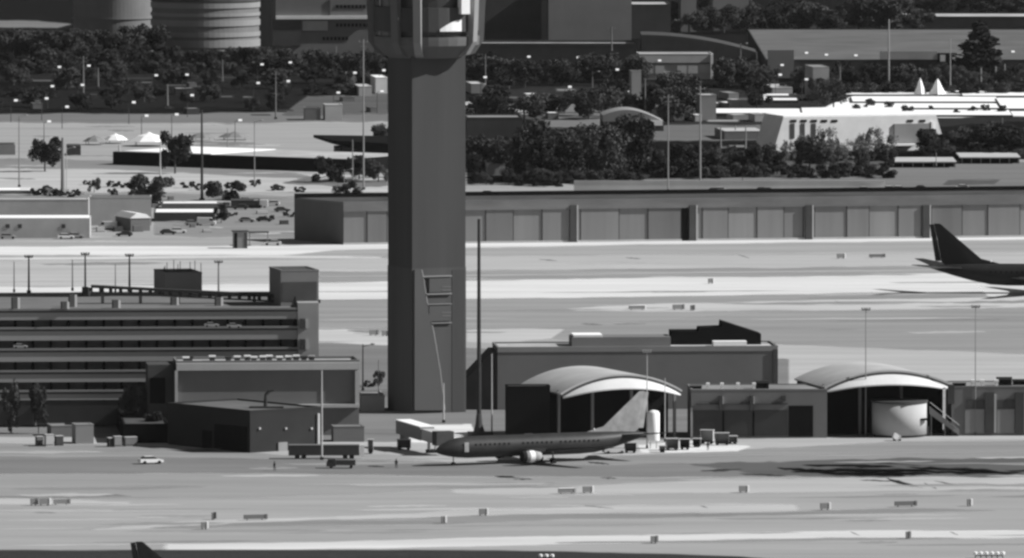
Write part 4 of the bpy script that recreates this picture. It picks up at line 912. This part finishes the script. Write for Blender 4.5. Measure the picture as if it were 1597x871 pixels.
for (x0, x1, yb, yt, ybk, wl, rf, lb) in ((1062, 1086, 50, -14, -20, 'mid_wall', 'roof_grey', 'grey block behind the dark trees at the top, left'), (1112, 1168, 48, -12, -18, 'mid_wall', 'roof_grey', 'wider grey block behind the dark trees at the top'), (1345, 1402, 40, -10, -16, 'mid_wall', 'roof_grey', 'grey block behind the dark trees at the top right'),
        (838, 868, 166, 158, 150, 'grey_wall', 'roof_light', 'small pale-roofed shed among the trees right of the tower, back'), (815, 848, 186, 180, 170, 'grey_wall', 'roof_light', 'pale-roofed shed among the trees right of the tower, middle'), (848, 882, 178, 172, 164, 'mid_wall', 'roof_light', 'pale-roofed shed left of the curved pavilion'), (803, 826, 236, 206, 200, 'light_wall', 'roof_light', 'pale block between the dark building and the tall tree group'), (936, 950, 162, 152, 148, 'light_wall', 'roof_light', 'tiny pale hut left of the pole under the framed hall'),
        (560, 580, 150, 136, 132, 'light_wall', 'roof_light', 'small pale hut left of the tower among poles'), (540, 562, 136, 117, 113, 'grey_wall', 'roof_light', 'framed grey hut left of the tower, farther back'), (586, 604, 146, 122, 118, 'white_wall', 'roof_white', 'bright white hut touching the tower on its left'), (735, 754, 146, 132, 128, 'grey_wall', 'roof_light', 'pale-roofed hut touching the tower on its right'), (730, 744, 182, 166, 160, 'white_wall', 'roof_light', 'white hut beside the tower above the dark building'),
        (1268, 1293, 158, 106, 102, 'grey_wall', 'roof_grey', 'narrow grey tower block between the short white roof and the pyramid tents'), (1205, 1236, 148, 138, 132, 'light_wall', 'roof_light', 'pale hut above the short white roof'), (1140, 1154, 170, 157, 155, 'light_wall', 'roof_light', 'tiny pale hut above the long white roof strip'),
        (1130, 1196, 218, 206, 200, 'mid_wall', 'roof_light', 'low grey building left of the white stepped building')):
    simple('outbuilding', lb, x0, x1, yb, yt, ybk=ybk, wall=wl, roof=rf, th=6, par=.2)
rh = random.Random(21)
hx = sorted(rh.uniform(738, 1240) for _ in range(22))
for i, x in enumerate(hx):
    yb = rh.choice((rh.uniform(142, 170), rh.uniform(165, 205), rh.uniform(205, 255)))
    simple('hut', '%s from left of the small huts and trailers among the trees right of the tower' % ordinal(i), x, x + rh.uniform(7, 24), yb, yb - rh.uniform(5, 11), depth=rh.uniform(5, 14), wall=rh.choice(('mid_wall', 'grey_wall', 'light_wall')), roof=rh.choice(('roof_light', 'roof_grey', 'roof_white')), th=rh.uniform(2, 16), par=.15)
hx = sorted(rh.uniform(0, 600) for _ in range(12))
for i, x in enumerate(hx):
    yb = rh.uniform(128, 182)
    simple('hut', '%s from left of the small dull huts in the left tree belt' % ordinal(i), x, x + rh.uniform(6, 20), yb, yb - rh.uniform(4, 9), depth=rh.uniform(4, 9), wall=rh.choice(('dark_wall', 'mid_wall')), roof=rh.choice(('roof_dark', 'roof_grey')), th=rh.uniform(2, 16), par=.15)
# white flat roofs
WR = [(1113, 1250, 182, 177, 170, 'long white roof strip nearest the framed hall'), (1190, 1245, 161, 157, 147, 'short white roof left of the dark trees'),
      (1250, 1420, 182, 178, 168, 'broad white roof directly behind the stepped white building'), (1318, 1500, 150.5, 148, 142, 'far white roof below the pyramid tents'),
      (1328, 1560, 161.5, 159, 151.5, 'long white roof second behind the stepped building'), (1352, 1560, 171.5, 169, 162, 'white roof in the middle of the white roof group'), (1400, 1580, 183, 180, 172, 'white roof over the right end of the stepped white building'),
      (1562, 1690, 174, 170, 154, 'wide white roof at the right edge'), (1500, 1690, 153, 150, 138, 'far white roof line at the right edge')]
for (x0, x1, yb, yt, ybk, lb) in WR: simple('white_roof_hall', lb, x0, x1, yb, yt, ybk=ybk, wall='dark_wall', roof='roof_white', th=-1, par=0)
# stepped white building
b = Bld('white_stepped_building', 'white building with sloping ends and a row of dark slots in its front', 1230, 238, 17)
k = mpp(b.O.y)
za, zb_ = b.f(1300, 182)[1], b.f(1300, 226)[1]
L_ = lambda x: b.f(x, 200)[0]
MB().xprof([(L_(1206), 0), (L_(1476), 0), (L_(1460), za), (L_(1222), za)], 0, 18).build('wall', 'white_wall', b.e)
MB().box(L_(1222), L_(1460), .4, 17.5, za + .003, za + .4).build('roof', 'roof_white', b.e)
for x in (1233, 1249, 1265, 1281, 1297, 1415, 1434): b.feat('slot', x, 187, x + 9, 190.5, 'black', out=.2)
for x in (1233, 1249, 1266): b.feat('tall_window', x, 193, x + 6, 216, 'dark_wall', out=.2)
b.feat('grey_screen', 1394, 193, 1450, 222, 'grey_wall', out=.6); b.feat('screen_frame', 1451, 190, 1455, 224, 'white', out=.8)
b.feat('canopy', 1380, 224, 1425, 227, 'white', out=3)
for (x0, x1, yb, yt, ybk, lb) in ((1388, 1492, 262, 254, 247, 'long white-roofed shelter, the left and nearer of two'), (1497, 1592, 256, 247, 240, 'long white-roofed shelter, the right of two')):
    b = Bld('shelter', lb, x0, yb, 0, 'shelter'); uu = b.f(x1, yt)[0]; hz = b.f((x0 + x1) / 2, yt)[1]; dp = b.depth_to(hz, ybk)
    MB().box(0, uu, 0, dp, hz, hz + .3).build('roof', 'light_wall', b.e)
    for i in range(7):
        u_ = .5 + i * (uu - 1.2) / 6
        MB().box(u_, u_ + .25, .3, .55, 0, hz).build('post', 'grey_wall', b.e)
    MB().box(.2, uu - .2, 4, 4.3, 0, hz - .01).build('shadow_sheet', 'black', b.e)  # black sheet paints in the shadow under the roof
b = Bld('boundary_wall', 'long low grey wall at the edge of the embankment road', 895, 298, -.6, 'wall'); 
MB().box(0, b.f(1380, 285)[0], 0, .5, 0, 15 * mpp(b.O.y)).build('wall', 'pale_screen', b.e)
MB().box(0, b.f(1380, 285)[0], -.1, .6, 15 * mpp(b.O.y) + .003, 16 * mpp(b.O.y)).build('coping', 'light_wall', b.e)

# ------------------------------------------------------------------ poles and lamps
def pole(label, x, yt, yb, style='mast', col='steel', r=.14, side=1, z=0, name=None, group=None):
    p = G(x, yb, z); h = atY(x, yt, p.y).z - z
    nm = name or {'mast': 'floodlight_mast', 'street': 'street_lamp', 'utility': 'utility_pole', 'plain': 'flagpole'}[style]
    e = empty(nm, p, 0, label, nm.replace('_', ' '), group)
    MB().tube((0, 0, 0), (0, 0, h), r * 1.35, r * .8, n=8).build('pole', col, e)
    MB().box(-r * 2.4, r * 2.4, -r * 2.4, r * 2.4, 0, .6).build('base', 'dark_wall', e)
    if style == 'mast':
        MB().box(-.8, .8, -.12, .12, h - .3, h - .1).build('crossarm', col, e)
        for q in (-.7, -.22, .22, .7): MB().box(q - .16, q + .16, -.3, .15, h - .1, h + .25).build('lamp', 'light_wall', e)
    elif style == 'street':
        MB().tube((0, 0, h - .5), (side * 1.8, -.4, h), .08, .06, n=6).build('arm', col, e)
        MB().lathe([(.1, -.16), (.46, -.08), (.5, .1), (.25, .24)], 10).build('lamp_head', 'grey_wall', e, loc=(side * 2.0, -.4, h))
    elif style == 'utility':
        MB().box(-1.3, 1.3, -.1, .1, h - .8, h - .6).build('crossarm', col, e); MB().box(-1.0, 1.0, -.1, .1, h - 2.0, h - 1.8).build('crossarm', col, e)
        for q in (-1.1, 0, 1.1): MB().tube((q, 0, h - .6), (q, 0, h - .3), .08, n=6).build('insulator', 'light_wall', e)
    return e
pole('very tall dark mast with a thick base beside the control tower', 747, 342, 678, 'plain', 'dark_steel', .34, name='antenna_mast')
e = empty('mast_plinth', G(747, 681), 0, 'dark stepped plinth at the foot of the very tall mast', 'plinth')
MB().box(-2.2, 2.6, -1, 1, 0, .9).build('base', 'dark_wall', e); MB().lathe([(1.1, .903), (.7, 2.2), (.5, 4.2)], 8).build('cone', 'dark_wall', e)
pole('thin pale pole right of the very tall mast', 767, 552, 680, 'plain', 'steel', .12, name='light_pole')
pole('thin pale pole in front of the tower shaft', 692, 598, 660, 'plain', 'steel', .13, name='light_pole')
pole('floodlight mast in front of the left arched canopy', 1009, 548, 700, 'mast', 'steel', .09)
pole('thin pole right of the airliner tail', 1037, 590, 690, 'plain', 'steel', .09, name='light_pole')
pole('thin pale pole on the front of the big grey hall', 1123, 546, 606, 'plain', 'steel', .12, name='light_pole')
pole('short pole behind the left arched canopy', 905, 560, 590, 'plain', 'steel', .1, name='light_pole')
pole('tall floodlight mast in front of the right arched canopy', 1350, 482, 682, 'mast', 'grey_wall', .09)
pole('tall floodlight mast at the right terminal wing', 1521, 478, 680, 'mast', 'grey_wall', .085)
pole('pale pole before the annex wall', 478, 580, 642, 'plain', 'light_wall', .2, name='light_pole')
pole('slim pole standing at the right of the workshop', 502, 578, 718, 'plain', 'steel', .14, name='light_pole')
pole('dark pole between the annex and the tower', 566, 537, 610, 'street', 'dark_steel', .13)
pole('slim pole at the base block left of the tower', 590, 562, 640, 'plain', 'steel', .07, name='light_pole')
pole('pale pole in front of the garage', 177, 572, 652, 'plain', 'light_wall', .16, name='light_pole')
GP = ((22, 408, 456, 'steel', .09), (45, 400, 458, 'dark_steel', .17), (113, 405, 454, 'steel', .1), (133, 396, 458, 'grey_wall', .17), (180, 412, 456, 'steel', .08), (202, 398, 455, 'dark_steel', .17), (341, 408, 466, 'grey_wall', .17))
for i, (x, yt, yb, c_, r) in enumerate(GP): pole('%s from left of the lamp poles on the garage roof' % ordinal(i), x, yt, yb, 'mast' if r > .12 else 'plain', c_, r, z=garage_top, name='deck_light_pole', group='lamp poles on the garage roof')
PL = [(315, 172, 313, 'plain', 'dark_steel', .3, 'tall grey pole between the dark shrubs of the dirt lot'), (98, 215, 305, 'plain', 'grey_wall', .45, 'thick pale pole at the back of the low left buildings'), (30, 180, 292, 'street', 'grey_wall', .16, 'slim lamp pole at the left edge of the dirt lot'),
      (397, 188, 292, 'street', 'grey_wall', .12, 'slim lamp pole in front of the right-hand grey tent'), (186, 226, 257, 'plain', 'light_wall', .25, 'short pale post at the left end of the black-sided building'), (250, 222, 278, 'plain', 'steel', .16, 'slim post before the black-sided building, left of the dark tree'),
      (567, 62, 296, 'utility', 'grey_wall', .2, 'very tall utility pole left of the tower'), (550, 218, 285, 'plain', 'grey_wall', .15, 'post under the black canopy left of the tower'), (537, 264, 310, 'street', 'grey_wall', .1, 'lamp pole behind the hangar left of the tower'),
      (1042, 148, 299, 'utility', 'grey_wall', .16, 'dark-topped utility pole at the hangar road'), (1092, 135, 297, 'utility', 'grey_wall', .22, 'pale thick utility pole at the hangar road'), (954, 42, 122, 'utility', 'mid_wall', .25, 'utility pole in front of the grey slab building'),
      (874, 30, 76, 'utility', 'mid_wall', .25, 'utility pole before the joint of the slab buildings'), (924, 112, 152, 'street', 'mid_wall', .15, 'lamp pole behind the big tree group'), (1006, 122, 182, 'plain', 'mid_wall', .25, 'pole under the framed hall'),
      (976, 138, 176, 'plain', 'mid_wall', .18, 'short pole left of the pole under the framed hall'), (1386, 30, 146, 'plain', 'grey_wall', .28, 'tall pole before the warehouse'), (1310, 104, 146, 'plain', 'mid_wall', .22, 'pole left of the tall warehouse pole'),
      (1482, 60, 146, 'plain', 'grey_wall', .18, 'pole right of the pyramid tents'), (1530, 106, 144, 'plain', 'grey_wall', .25, 'left of the three short poles at the right of the pyramid tents'), (1553, 104, 144, 'plain', 'grey_wall', .25, 'middle of the three short poles at the right'),
      (1567, 100, 143, 'plain', 'grey_wall', .2, 'right of the three short poles at the right'), (1563, 184, 242, 'plain', 'mid_wall', .18, 'pole in the dark trees at the right edge'), (1155, 68, 128, 'street', 'mid_wall', .18, 'lamp pole before the curved hall'),
      (1180, 82, 120, 'plain', 'mid_wall', .15, 'pole right of the curved hall lamp'), (1124, 198, 238, 'plain', 'grey_wall', .2, 'first post of the row right of the thick utility pole'), (1147, 196, 216, 'plain', 'grey_wall', .2, 'second post of the row right of the thick utility pole'),
      (1163, 196, 240, 'plain', 'grey_wall', .2, 'third post of the row right of the thick utility pole'), (1187, 194, 222, 'plain', 'grey_wall', .2, 'fourth post of the row right of the thick utility pole'), (1158, 270, 298, 'plain', 'dark_steel', .1, 'thin leaning post on the boundary wall'),
      (101, 66, 92, 'street', 'mid_wall', .15, 'lamp pole in the dark trees under the dark round building'), (130, 88, 162, 'utility', 'mid_wall', .25, 'utility pole in the left tree belt'), (153, 106, 138, 'plain', 'mid_wall', .25, 'short pole right of the utility pole in the left tree belt'),
      (228, 80, 98, 'street', 'mid_wall', .15, 'lamp pole between the two round buildings'), (261, 132, 168, 'plain', 'mid_wall', .3, 'pole below the banded round building'), (347, 93, 130, 'plain', 'mid_wall', .2, 'pole at the right foot of the banded round building'),
      (430, 113, 186, 'utility', 'mid_wall', .2, 'utility pole at the back edge of the dirt lot'), (438, 93, 118, 'plain', 'mid_wall', .25, 'short pole below the office block, left'), (524, 72, 104, 'plain', 'mid_wall', .2, 'short pole below the office block, right'), (757, 85, 135, 'plain', 'mid_wall', .2, 'pole right beside the tower under the dark slab'),
      (1460, 238, 262, 'plain', 'grey_wall', .12, 'post between the two white-roofed shelters'), (104, 230, 300, 'street', 'steel', .1, 'slim lamp right of the leftmost dark tree'), (355, 200, 235, 'plain', 'grey_wall', .12, 'thin post between the grey tents')]
for (x, yt, yb, st, c_, r, lb) in PL: pole(lb, x, yt, yb, st, c_, r)
HEADS = [(25, 157), (73, 154), (77, 190), (82, 135), (93, 105), (105, 167), (129, 133), (139, 103), (209, 160), (229, 181), (244, 118), (276, 179), (292, 117), (300, 149), (375, 188), (403, 130), (409, 101), (450, 127), (453, 98), (528, 145), (554, 114), (596, 143), (599, 110),
         (757, 121), (825, 89), (866, 96), (889, 136), (902, 90), (963, 109), (984, 96), (1029, 95), (1053, 145), (1217, 117), (1220, 102), (1258, 83), (1258, 124), (1289, 86), (1335, 87), (1580, 81)]
lamp0 = None
zone_names = [(330, 'left tree belt'), (610, 'tree belt left of the tower'), (1100, 'trees right of the tower'), (1700, 'lots by the warehouse')]
cnt = {}
for (x, y) in HEADS:
    zn = next(n_ for lim, n_ in zone_names if x < lim); cnt[zn] = cnt.get(zn, 0) + 1
    p = G(x, y + 34)
    e = empty('street_lamp', (p.x - 1.6, p.y, 0), 0, '%s bright lamp head from the left in the %s' % (ordinal(cnt[zn] - 1), zn), 'street lamp', 'bright street lamps behind the airfield')
    h = atY(x, y, p.y).z
    MB().tube((0, 0, 0), (0, 0, h - .2), .14, .09, n=6).build('pole', 'dark_wall', e)
    MB().tube((0, 0, h - .3), (1.3, 0, h - .02), .07, n=6).build('arm', 'dark_wall', e)
    MB().add([(1., -.5, h - .2), (2.1, -.5, h - .2), (2.1, .25, h + .35), (1., .25, h + .35), (1., -.4, h - .4), (2.1, -.4, h - .4), (2.1, .35, h + .15), (1., .35, h + .15)],
             [(0, 1, 2, 3), (7, 6, 5, 4), (0, 4, 5, 1), (1, 5, 6, 2), (2, 6, 7, 3), (3, 7, 4, 0)]).build('lamp_head', 'lampglass', e)  # white tilted face stands in for a specular glint

# ------------------------------------------------------------------ airfield signs
SG = [(1108, 443, 8, 'white'), (993, 484, 28, 'white'), (1057, 484, 18, 'grey_wall'), (1079, 485, 5, 'mid_wall'), (1311, 404, 13, 'white'), (1367, 403, 26, 'mid_wall'), (582, 524, 13, 'grey_wall'), (600, 525, 9, 'white'), (883, 771, 28, 'light_wall'), (916, 770, 16, 'white'), (1159, 769, 14, 'white'),
      (753, 805, 13, 'white'), (691, 817, 6, 'white'), (1286, 796, 15, 'white'), (1411, 791, 36, 'mid_wall'), (1511, 790, 6, 'white'), (1415, 841, 5, 'grey_wall'), (1019, 848, 9, 'grey_wall'), (318, 826, 9, 'white'), (332, 811, 4, 'dark_wall'), (397, 812, 38, 'mid_wall'), (52, 789, 10, 'grey_wall'), (69, 789, 17, 'white'), (95, 788, 26, 'grey_wall')]
SL = ['small sign alone in the pale strip above the hall roof', 'long sign left of the pair above the terminal hall', 'shorter sign right of the long one above the terminal hall', 'tiny marker right of the signs above the terminal hall', 'short sign below the third hangar pier', 'long low sign left of the dark jet tail', 'grey sign just left of the tower shaft', 'pale marker touching the tower shaft on the left',
      'long pale sign in the foreground below the parked airliner', 'dark sign with a bright end right of the long pale sign', 'square sign alone below the dark apron patch', 'square sign right of centre in the foreground strip', 'small white marker below the square sign', 'sign with a bright end below the dark streaks', 'long low sign right of the one below the dark streaks', 'small marker at the far right of the sign row',
      'narrow upright marker nearest the bottom right', 'square marker near the bottom edge, centre right', 'small sign in the lower left with a bright end', 'tiny dark marker above the small lower left sign', 'long low sign at lower left of centre', 'leftmost of three signs at the lower left edge', 'middle of three signs at the lower left edge', 'rightmost and longest of three signs at the lower left edge']
for (x, y, w, c_), lb in zip(SG, SL):
    p = G(x, y); k = mpp(p.y); e = empty('airfield_sign', p, R(14), lb, 'sign', 'signs along the taxiways')
    hw = w * k / 2 * .9; hh_ = (.75 if w > 20 else 1.0)
    MB().box(-hw, hw, -.22, .22, .25, .25 + hh_).build('panel', 'grey_wall' if c_ != 'mid_wall' else 'mid_wall', e)
    MB().box(hw + .003, hw + .35, -.3, .3, .2, .3 + hh_).build('lit_end', c_, e)  # sign's lit right side put in as a separately coloured end
    if c_ in ('white', 'light_wall') and w > 20: MB().box(-hw, hw, -.3, .3, .253 + hh_, .35 + hh_).build('top_cap', 'white', e)
    for q in (-hw * .7, hw * .7): MB().box(q - .08, q + .08, -.08, .08, 0, .25).build('leg', 'dark_steel', e)
def light_bar(label, x0, x1, y, n):
    p0 = G(x0, y); p1 = G(x1, y); e = empty('light_bar', p0, 0, label, 'approach lights')
    MB().box(0, p1.x - p0.x, -.06, .06, .35, .5).build('rail', 'dark_steel', e)
    for i in range(n):
        xx = (p1.x - p0.x) * i / (n - 1)
        MB().box(xx - .08, xx + .08, -.1, .1, 0, .35).build('leg', 'dark_steel', e)
        MB().lathe([(.12, .5), (.34, .65), (.36, 1.0), (.15, 1.1)], 10, xx, 0).build('lamp', 'lampglass', e)
light_bar('row of six white approach lights in the bottom right corner', 1521, 1564, 871, 6)
light_bar('three dim approach lights at the bottom edge, centre', 843, 861, 875, 3)

# ------------------------------------------------------------------ trees
def crown_mesh(seed, kind='round', nleaf=2600):
    rnd = random.Random(seed); mb = MB()
    blobs = []
    if kind == 'conifer':
        for i in range(26):
            t = i / 25; blobs.append((rnd.uniform(-1, 1) * .17 * (1 - t), rnd.uniform(-1, 1) * .17 * (1 - t), .12 + .84 * t, .16 * (1 - t) + .04))
    else:
        nb = 22 if kind == 'round' else 14
        for i in range(nb):
            a = rnd.uniform(0, 6.28); r_ = (.40 if kind == 'round' else .5) * math.sqrt(rnd.random()); zz = rnd.uniform(.26, .86) if kind == 'round' else rnd.uniform(.1, .62)
            blobs.append((r_ * math.cos(a), r_ * math.sin(a), zz - .25 * r_, rnd.uniform(.09, .19)))
    for i in range(nleaf):
        b_ = rnd.choice(blobs)
        v = Vector((rnd.gauss(0, 1), rnd.gauss(0, 1), rnd.gauss(0, 1))).normalized() * b_[3] * (rnd.random() ** .35) * rnd.uniform(.85, 1.12)
        c = Vector(b_[:3]) + v; s_ = rnd.uniform(.012, .03)
        u = Vector((rnd.gauss(0, 1), rnd.gauss(0, 1), rnd.gauss(0, .7))).normalized(); w = u.cross(Vector((rnd.gauss(0, 1), rnd.gauss(0, 1), rnd.gauss(0, 1)))).normalized()
        mb.add([c - u * s_ - w * s_ * .6, c + u * s_ - w * s_ * .7, c + u * s_ * .8 + w * s_ * .7, c - u * s_ * .9 + w * s_ * .6], [(0, 1, 2, 3)])
    me = bpy.data.meshes.new('crown'); me.from_pydata(mb.v, [], mb.f); return me, blobs
def trunk_mesh(seed, blobs, kind):
    rnd = random.Random(seed); mb = MB()
    if kind == 'conifer': mb.tube((0, 0, 0), (0, 0, .9), .02, .004)
    else:
        top = .42 if kind == 'round' else .2
        mb.tube((0, 0, 0), (.01, 0, top), .028, .018)
        for b_ in blobs[:9]: mb.tube((.01, 0, top * rnd.uniform(.6, 1)), b_[:3], .013, .004, n=5)
    me = bpy.data.meshes.new('trunk'); me.from_pydata(mb.v, [], mb.f); me.materials.append(M['bark']); return me
VAR = {'pale': []}
for i in range(3):
    me, bl = crown_mesh(300 + i, 'round', 1700); me.materials.append(M['leaf3']); VAR['pale'].append((me, trunk_mesh(40 + i, bl, 'round')))  # sunlit leaves put in as a paler leaf colour
for kind, n in (('round', 6), ('shrub', 3), ('conifer', 1)):
    VAR[kind] = []
    for i in range(n):
        me, bl = crown_mesh(100 + i + len(kind) * 10, kind, 5200); me.materials.append(M['leaf2' if i % 3 == 2 else 'leaf4' if i % 3 == 1 else 'leaf'])
        VAR[kind].append((me, trunk_mesh(i, bl, kind)))
def tree(label, x, yb, hpx, wr=1.0, kind='round', group=None, name=None):
    p = G(x, yb); k = mpp(p.y); h = hpx * k
    me, tr = random.choice(VAR[kind])
    e = empty(name or {'round': 'tree', 'pale': 'tree', 'shrub': 'shrub', 'conifer': 'conifer'}[kind], p, random.uniform(0, 6.28), label, 'shrub' if kind == 'shrub' else 'tree', group)
    e.scale = (h * wr, h * wr, h)
    for nm, m_ in (('crown', me), ('trunk', tr)):
        o = bpy.data.objects.new(nm, m_); COL.objects.link(o); o.parent = e
T1 = [(70, 268, 62, .85, 'round', 'black tree standing alone on the dirt lot at the left'), (273, 271, 76, .75, 'round', 'black tree before the black-sided building'), (88, 244, 26, .9, 'round', 'small tree behind the lone black tree at the left'),
      (236, 309, 54, 1.25, 'shrub', 'wide dark shrub behind the plain grey building'), (348, 313, 50, 1.15, 'shrub', 'dense dark shrub right of the tall grey pole'), (545, 309, 38, 1.3, 'shrub', 'dark shrub behind the hangar left of the tower'), (147, 300, 26, .8, 'round', 'thin tree behind the plain grey building'),
      (60, 305, 18, 1.4, 'shrub', 'low shrub behind the long low left building'), (88, 306, 18, 1.4, 'shrub', 'low shrub right of the thick pale pole'), (115, 308, 16, 1.2, 'shrub', 'low dark shrub left of the plain building'), (175, 305, 16, 1, 'shrub', 'small shrub left of the wide dark shrub'), (243, 322, 24, .8, 'round', 'small tree at the corner of the plain grey building'),
      (345, 348, 34, .7, 'round', 'small tree right of the carport'), (597, 236, 46, .9, 'round', 'tree rising beside the tower on its left'), (520, 284, 62, .95, 'shrub', 'broad dark bush under the black canopy'), (560, 282, 44, 1.0, 'round', 'tree under the black canopy'), (590, 284, 40, 1.0, 'round', 'tree between the black canopy and the tower'),
      (1527, 134, 100, 1.9, 'conifer', 'tall dark conifer before the warehouse roof'), (592, 602, 26, .8, 'round', 'small tree between the annex and the tower'), (577, 604, 16, 1.2, 'shrub', 'low bush between the annex and the tower'),
      (18, 677, 96, .36, 'round', 'slender tree before the garage at the far left'), (60, 677, 86, .36, 'round', 'small round tree before the garage'), (203, 677, 84, .5, 'round', 'tree before the right part of the garage'), (222, 678, 84, .4, 'round', 'tree beside the annex at the garage corner'), (243, 686, 52, .8, 'round', 'dark bush at the left foot of the annex'),
      (1180, 170, 52, 1.0, 'round', 'dark tree left of the short white roof'), (1275, 172, 56, .75, 'round', 'dark tree between the white roofs, left'), (1300, 168, 50, .9, 'round', 'dark tree between the white roofs, right'), (1060, 182, 76, 1.1, 'round', 'big round tree before the framed hall'), (1050, 190, 60, 1.2, 'round', 'broad tree left of the stepped block'),
      (770, 192, 64, .9, 'round', 'dark tree directly right of the tower'), (955, 176, 60, .9, 'round', 'dark tree left of the big round one'), (300, 636, 12, .01, 'shrub', None)]
for (x, yb, h, wr, kd, lb) in T1:
    if lb: tree(lb, x, yb, h, wr, kd)
def belt(desc, x0, x1, y0, y1, n, h0, h1, wr=1.1, kind='round', grp=None, slope=0):
    xs_ = sorted(x0 + (x1 - x0) * (i + random.uniform(.1, .9)) / n for i in range(n))
    for i, x in enumerate(xs_):
        tree('%s from left of %s' % (ordinal(i), desc), x, random.uniform(y0, y1) + slope * (x - x0), random.uniform(h0, h1), random.uniform(.85, 1.2) * wr, kind, grp)
belt('the far dark trees along the top left', -20, 240, 92, 98, 14, 46, 62, 1.2, grp='far trees at the top left')
belt('the dark trees at the foot of the round buildings', 60, 440, 104, 116, 20, 30, 42, 1.2, grp='trees at the foot of the round buildings')
belt('the dark trees before the office block', 400, 606, 112, 126, 12, 36, 46, 1.2, grp='trees before the office block')
belt('the middle row of the left tree belt', -20, 606, 128, 142, 13, 26, 38, 1.3, grp='middle row of the left tree belt')
belt('the front row of the left tree belt', -20, 480, 156, 176, 9, 22, 36, 1.2, grp='front row of the left tree belt')
belt('the dark trees behind the parapet building', 730, 1000, 128, 140, 14, 42, 56, 1.2, grp='trees behind the tower on its right')
belt('the second row of trees right of the tower', 735, 960, 176, 192, 7, 38, 58, 1.2, grp='second tree row right of the tower')
belt('the tall tree group above the hangar', 815, 990, 268, 284, 9, 76, 112, .8, grp='tall tree group above the hangar')
belt('the trees behind the boundary wall', 985, 1200, 270, 276, 9, 40, 62, 1.0, grp='trees behind the boundary wall')
belt('the trees in front of the white stepped building', 1195, 1400, 262, 272, 5, 36, 56, .8, grp='trees before the white stepped building')
belt('the trees with sunlight painted into pale leaves in front of the white stepped building', 1200, 1400, 248, 262, 8, 34, 60, .8, 'pale', grp='trees with sunlight painted into pale leaves before the white stepped building')
belt('the low bushes below the white stepped building', 1195, 1395, 248, 256, 9, 14, 24, 1.4, 'shrub', grp='bushes below the white stepped building')
belt('the dark trees at the right edge', 1440, 1620, 236, 246, 11, 30, 62, 1.3, grp='dark trees at the right edge')
belt('the trees along the warehouse front', 1235, 1620, 136, 146, 24, 34, 48, 1.1, grp='trees along the warehouse front')
belt('the dark trees at the top right', 1000, 1440, 46, 54, 20, 40, 62, 1.2, grp='dark trees at the top right')
belt('the far dark trees above the pale roof line', 1400, 1640, 18, 24, 12, 30, 40, 1.4, grp='far trees above the pale roof line')
belt('the trees by the curved hall', 1120, 1210, 130, 140, 6, 36, 56, 1.0, grp='trees by the curved hall')
belt('the small trees right of the tower foot lot', 735, 880, 286, 292, 7, 18, 34, 1.0, grp='small trees right of the tower')

belt('the low bushes under the far left trees', -20, 600, 110, 118, 24, 26, 34, 1.5, 'shrub', grp='bushes under the far left trees')
belt('the low bushes in the left tree belt', -20, 600, 146, 154, 8, 22, 30, 1.6, 'shrub', grp='bushes in the left tree belt')
belt('the low bushes at the tall tree group', 815, 1000, 286, 291, 9, 26, 36, 1.4, 'shrub', grp='bushes at the tall tree group')
belt('the low bushes along the boundary wall', 990, 1390, 272, 279, 14, 26, 36, 1.4, 'shrub', grp='bushes along the boundary wall')
belt('the low bushes at the right edge', 1430, 1620, 244, 250, 9, 24, 34, 1.4, 'shrub', grp='bushes at the right edge')
belt('the low bushes before the warehouse', 1225, 1620, 144, 149, 20, 24, 32, 1.5, 'shrub', grp='bushes before the warehouse')
belt('the trees before the dark building right of the tower', 730, 815, 262, 274, 6, 44, 66, 1.0, grp='trees before the dark building')
belt('the mixed trees behind the curved pavilion', 900, 1110, 176, 190, 5, 40, 60, 1.0, grp='trees behind the curved pavilion')

belt('the small bushes scattered on the left lots', 10, 470, 288, 304, 16, 8, 18, 1.3, 'shrub', grp='small bushes on the left lots')
belt('the small dry bushes between the left sheds', 240, 460, 318, 350, 10, 7, 14, 1.4, 'shrub', grp='small bushes between the left sheds')
rc = random.Random(11)
for i in range(16):
    x = 10 + i * 28 + rc.uniform(-8, 8); y = rc.uniform(306, 364)
    if 130 < x < 236: y = 362
    if x < 140: y = 303
    b = Bld('stacked_pallet', '%s from left of the low goods stacks scattered over the left lots' % ordinal(i), x, y, 15, 'goods stack', group='goods stacks on the left lots'); w_ = rc.uniform(1.2, 3.4); h_ = rc.uniform(.7, 1.6)
    MB().box(0, w_, 0, 1.4, .15, h_).build('goods', rc.choice(('mid_wall', 'light_wall', 'white_wall', 'dark_wall')), b.e)
    MB().box(-.1, w_ + .1, -.1, 1.5, 0, .147).build('pallet', 'bark', b.e)
hz_ = MB().box(-1500, 1500, -40, 6200, -1, 190).build('haze', mat('haze_unused', .5), None)
hz_['kind'] = 'stuff'
hm = bpy.data.materials.new('haze'); hm.use_nodes = True; nt = hm.node_tree; nt.nodes.remove(nt.nodes['Principled BSDF'])
pv = nt.nodes.new('ShaderNodeVolumePrincipled'); pv.inputs['Color'].default_value = (.9, .9, .9, 1); pv.inputs['Density'].default_value = 5e-6; pv.inputs['Anisotropy'].default_value = 0
nt.links.new(pv.outputs[0], nt.nodes['Material Output'].inputs['Volume'])
hz_.data.materials.clear(); hz_.data.materials.append(hm)

belt('the small dark trees dotted over the white roofs', 1325, 1580, 166, 180, 9, 9, 17, 1.2, grp='small trees among the white roofs')
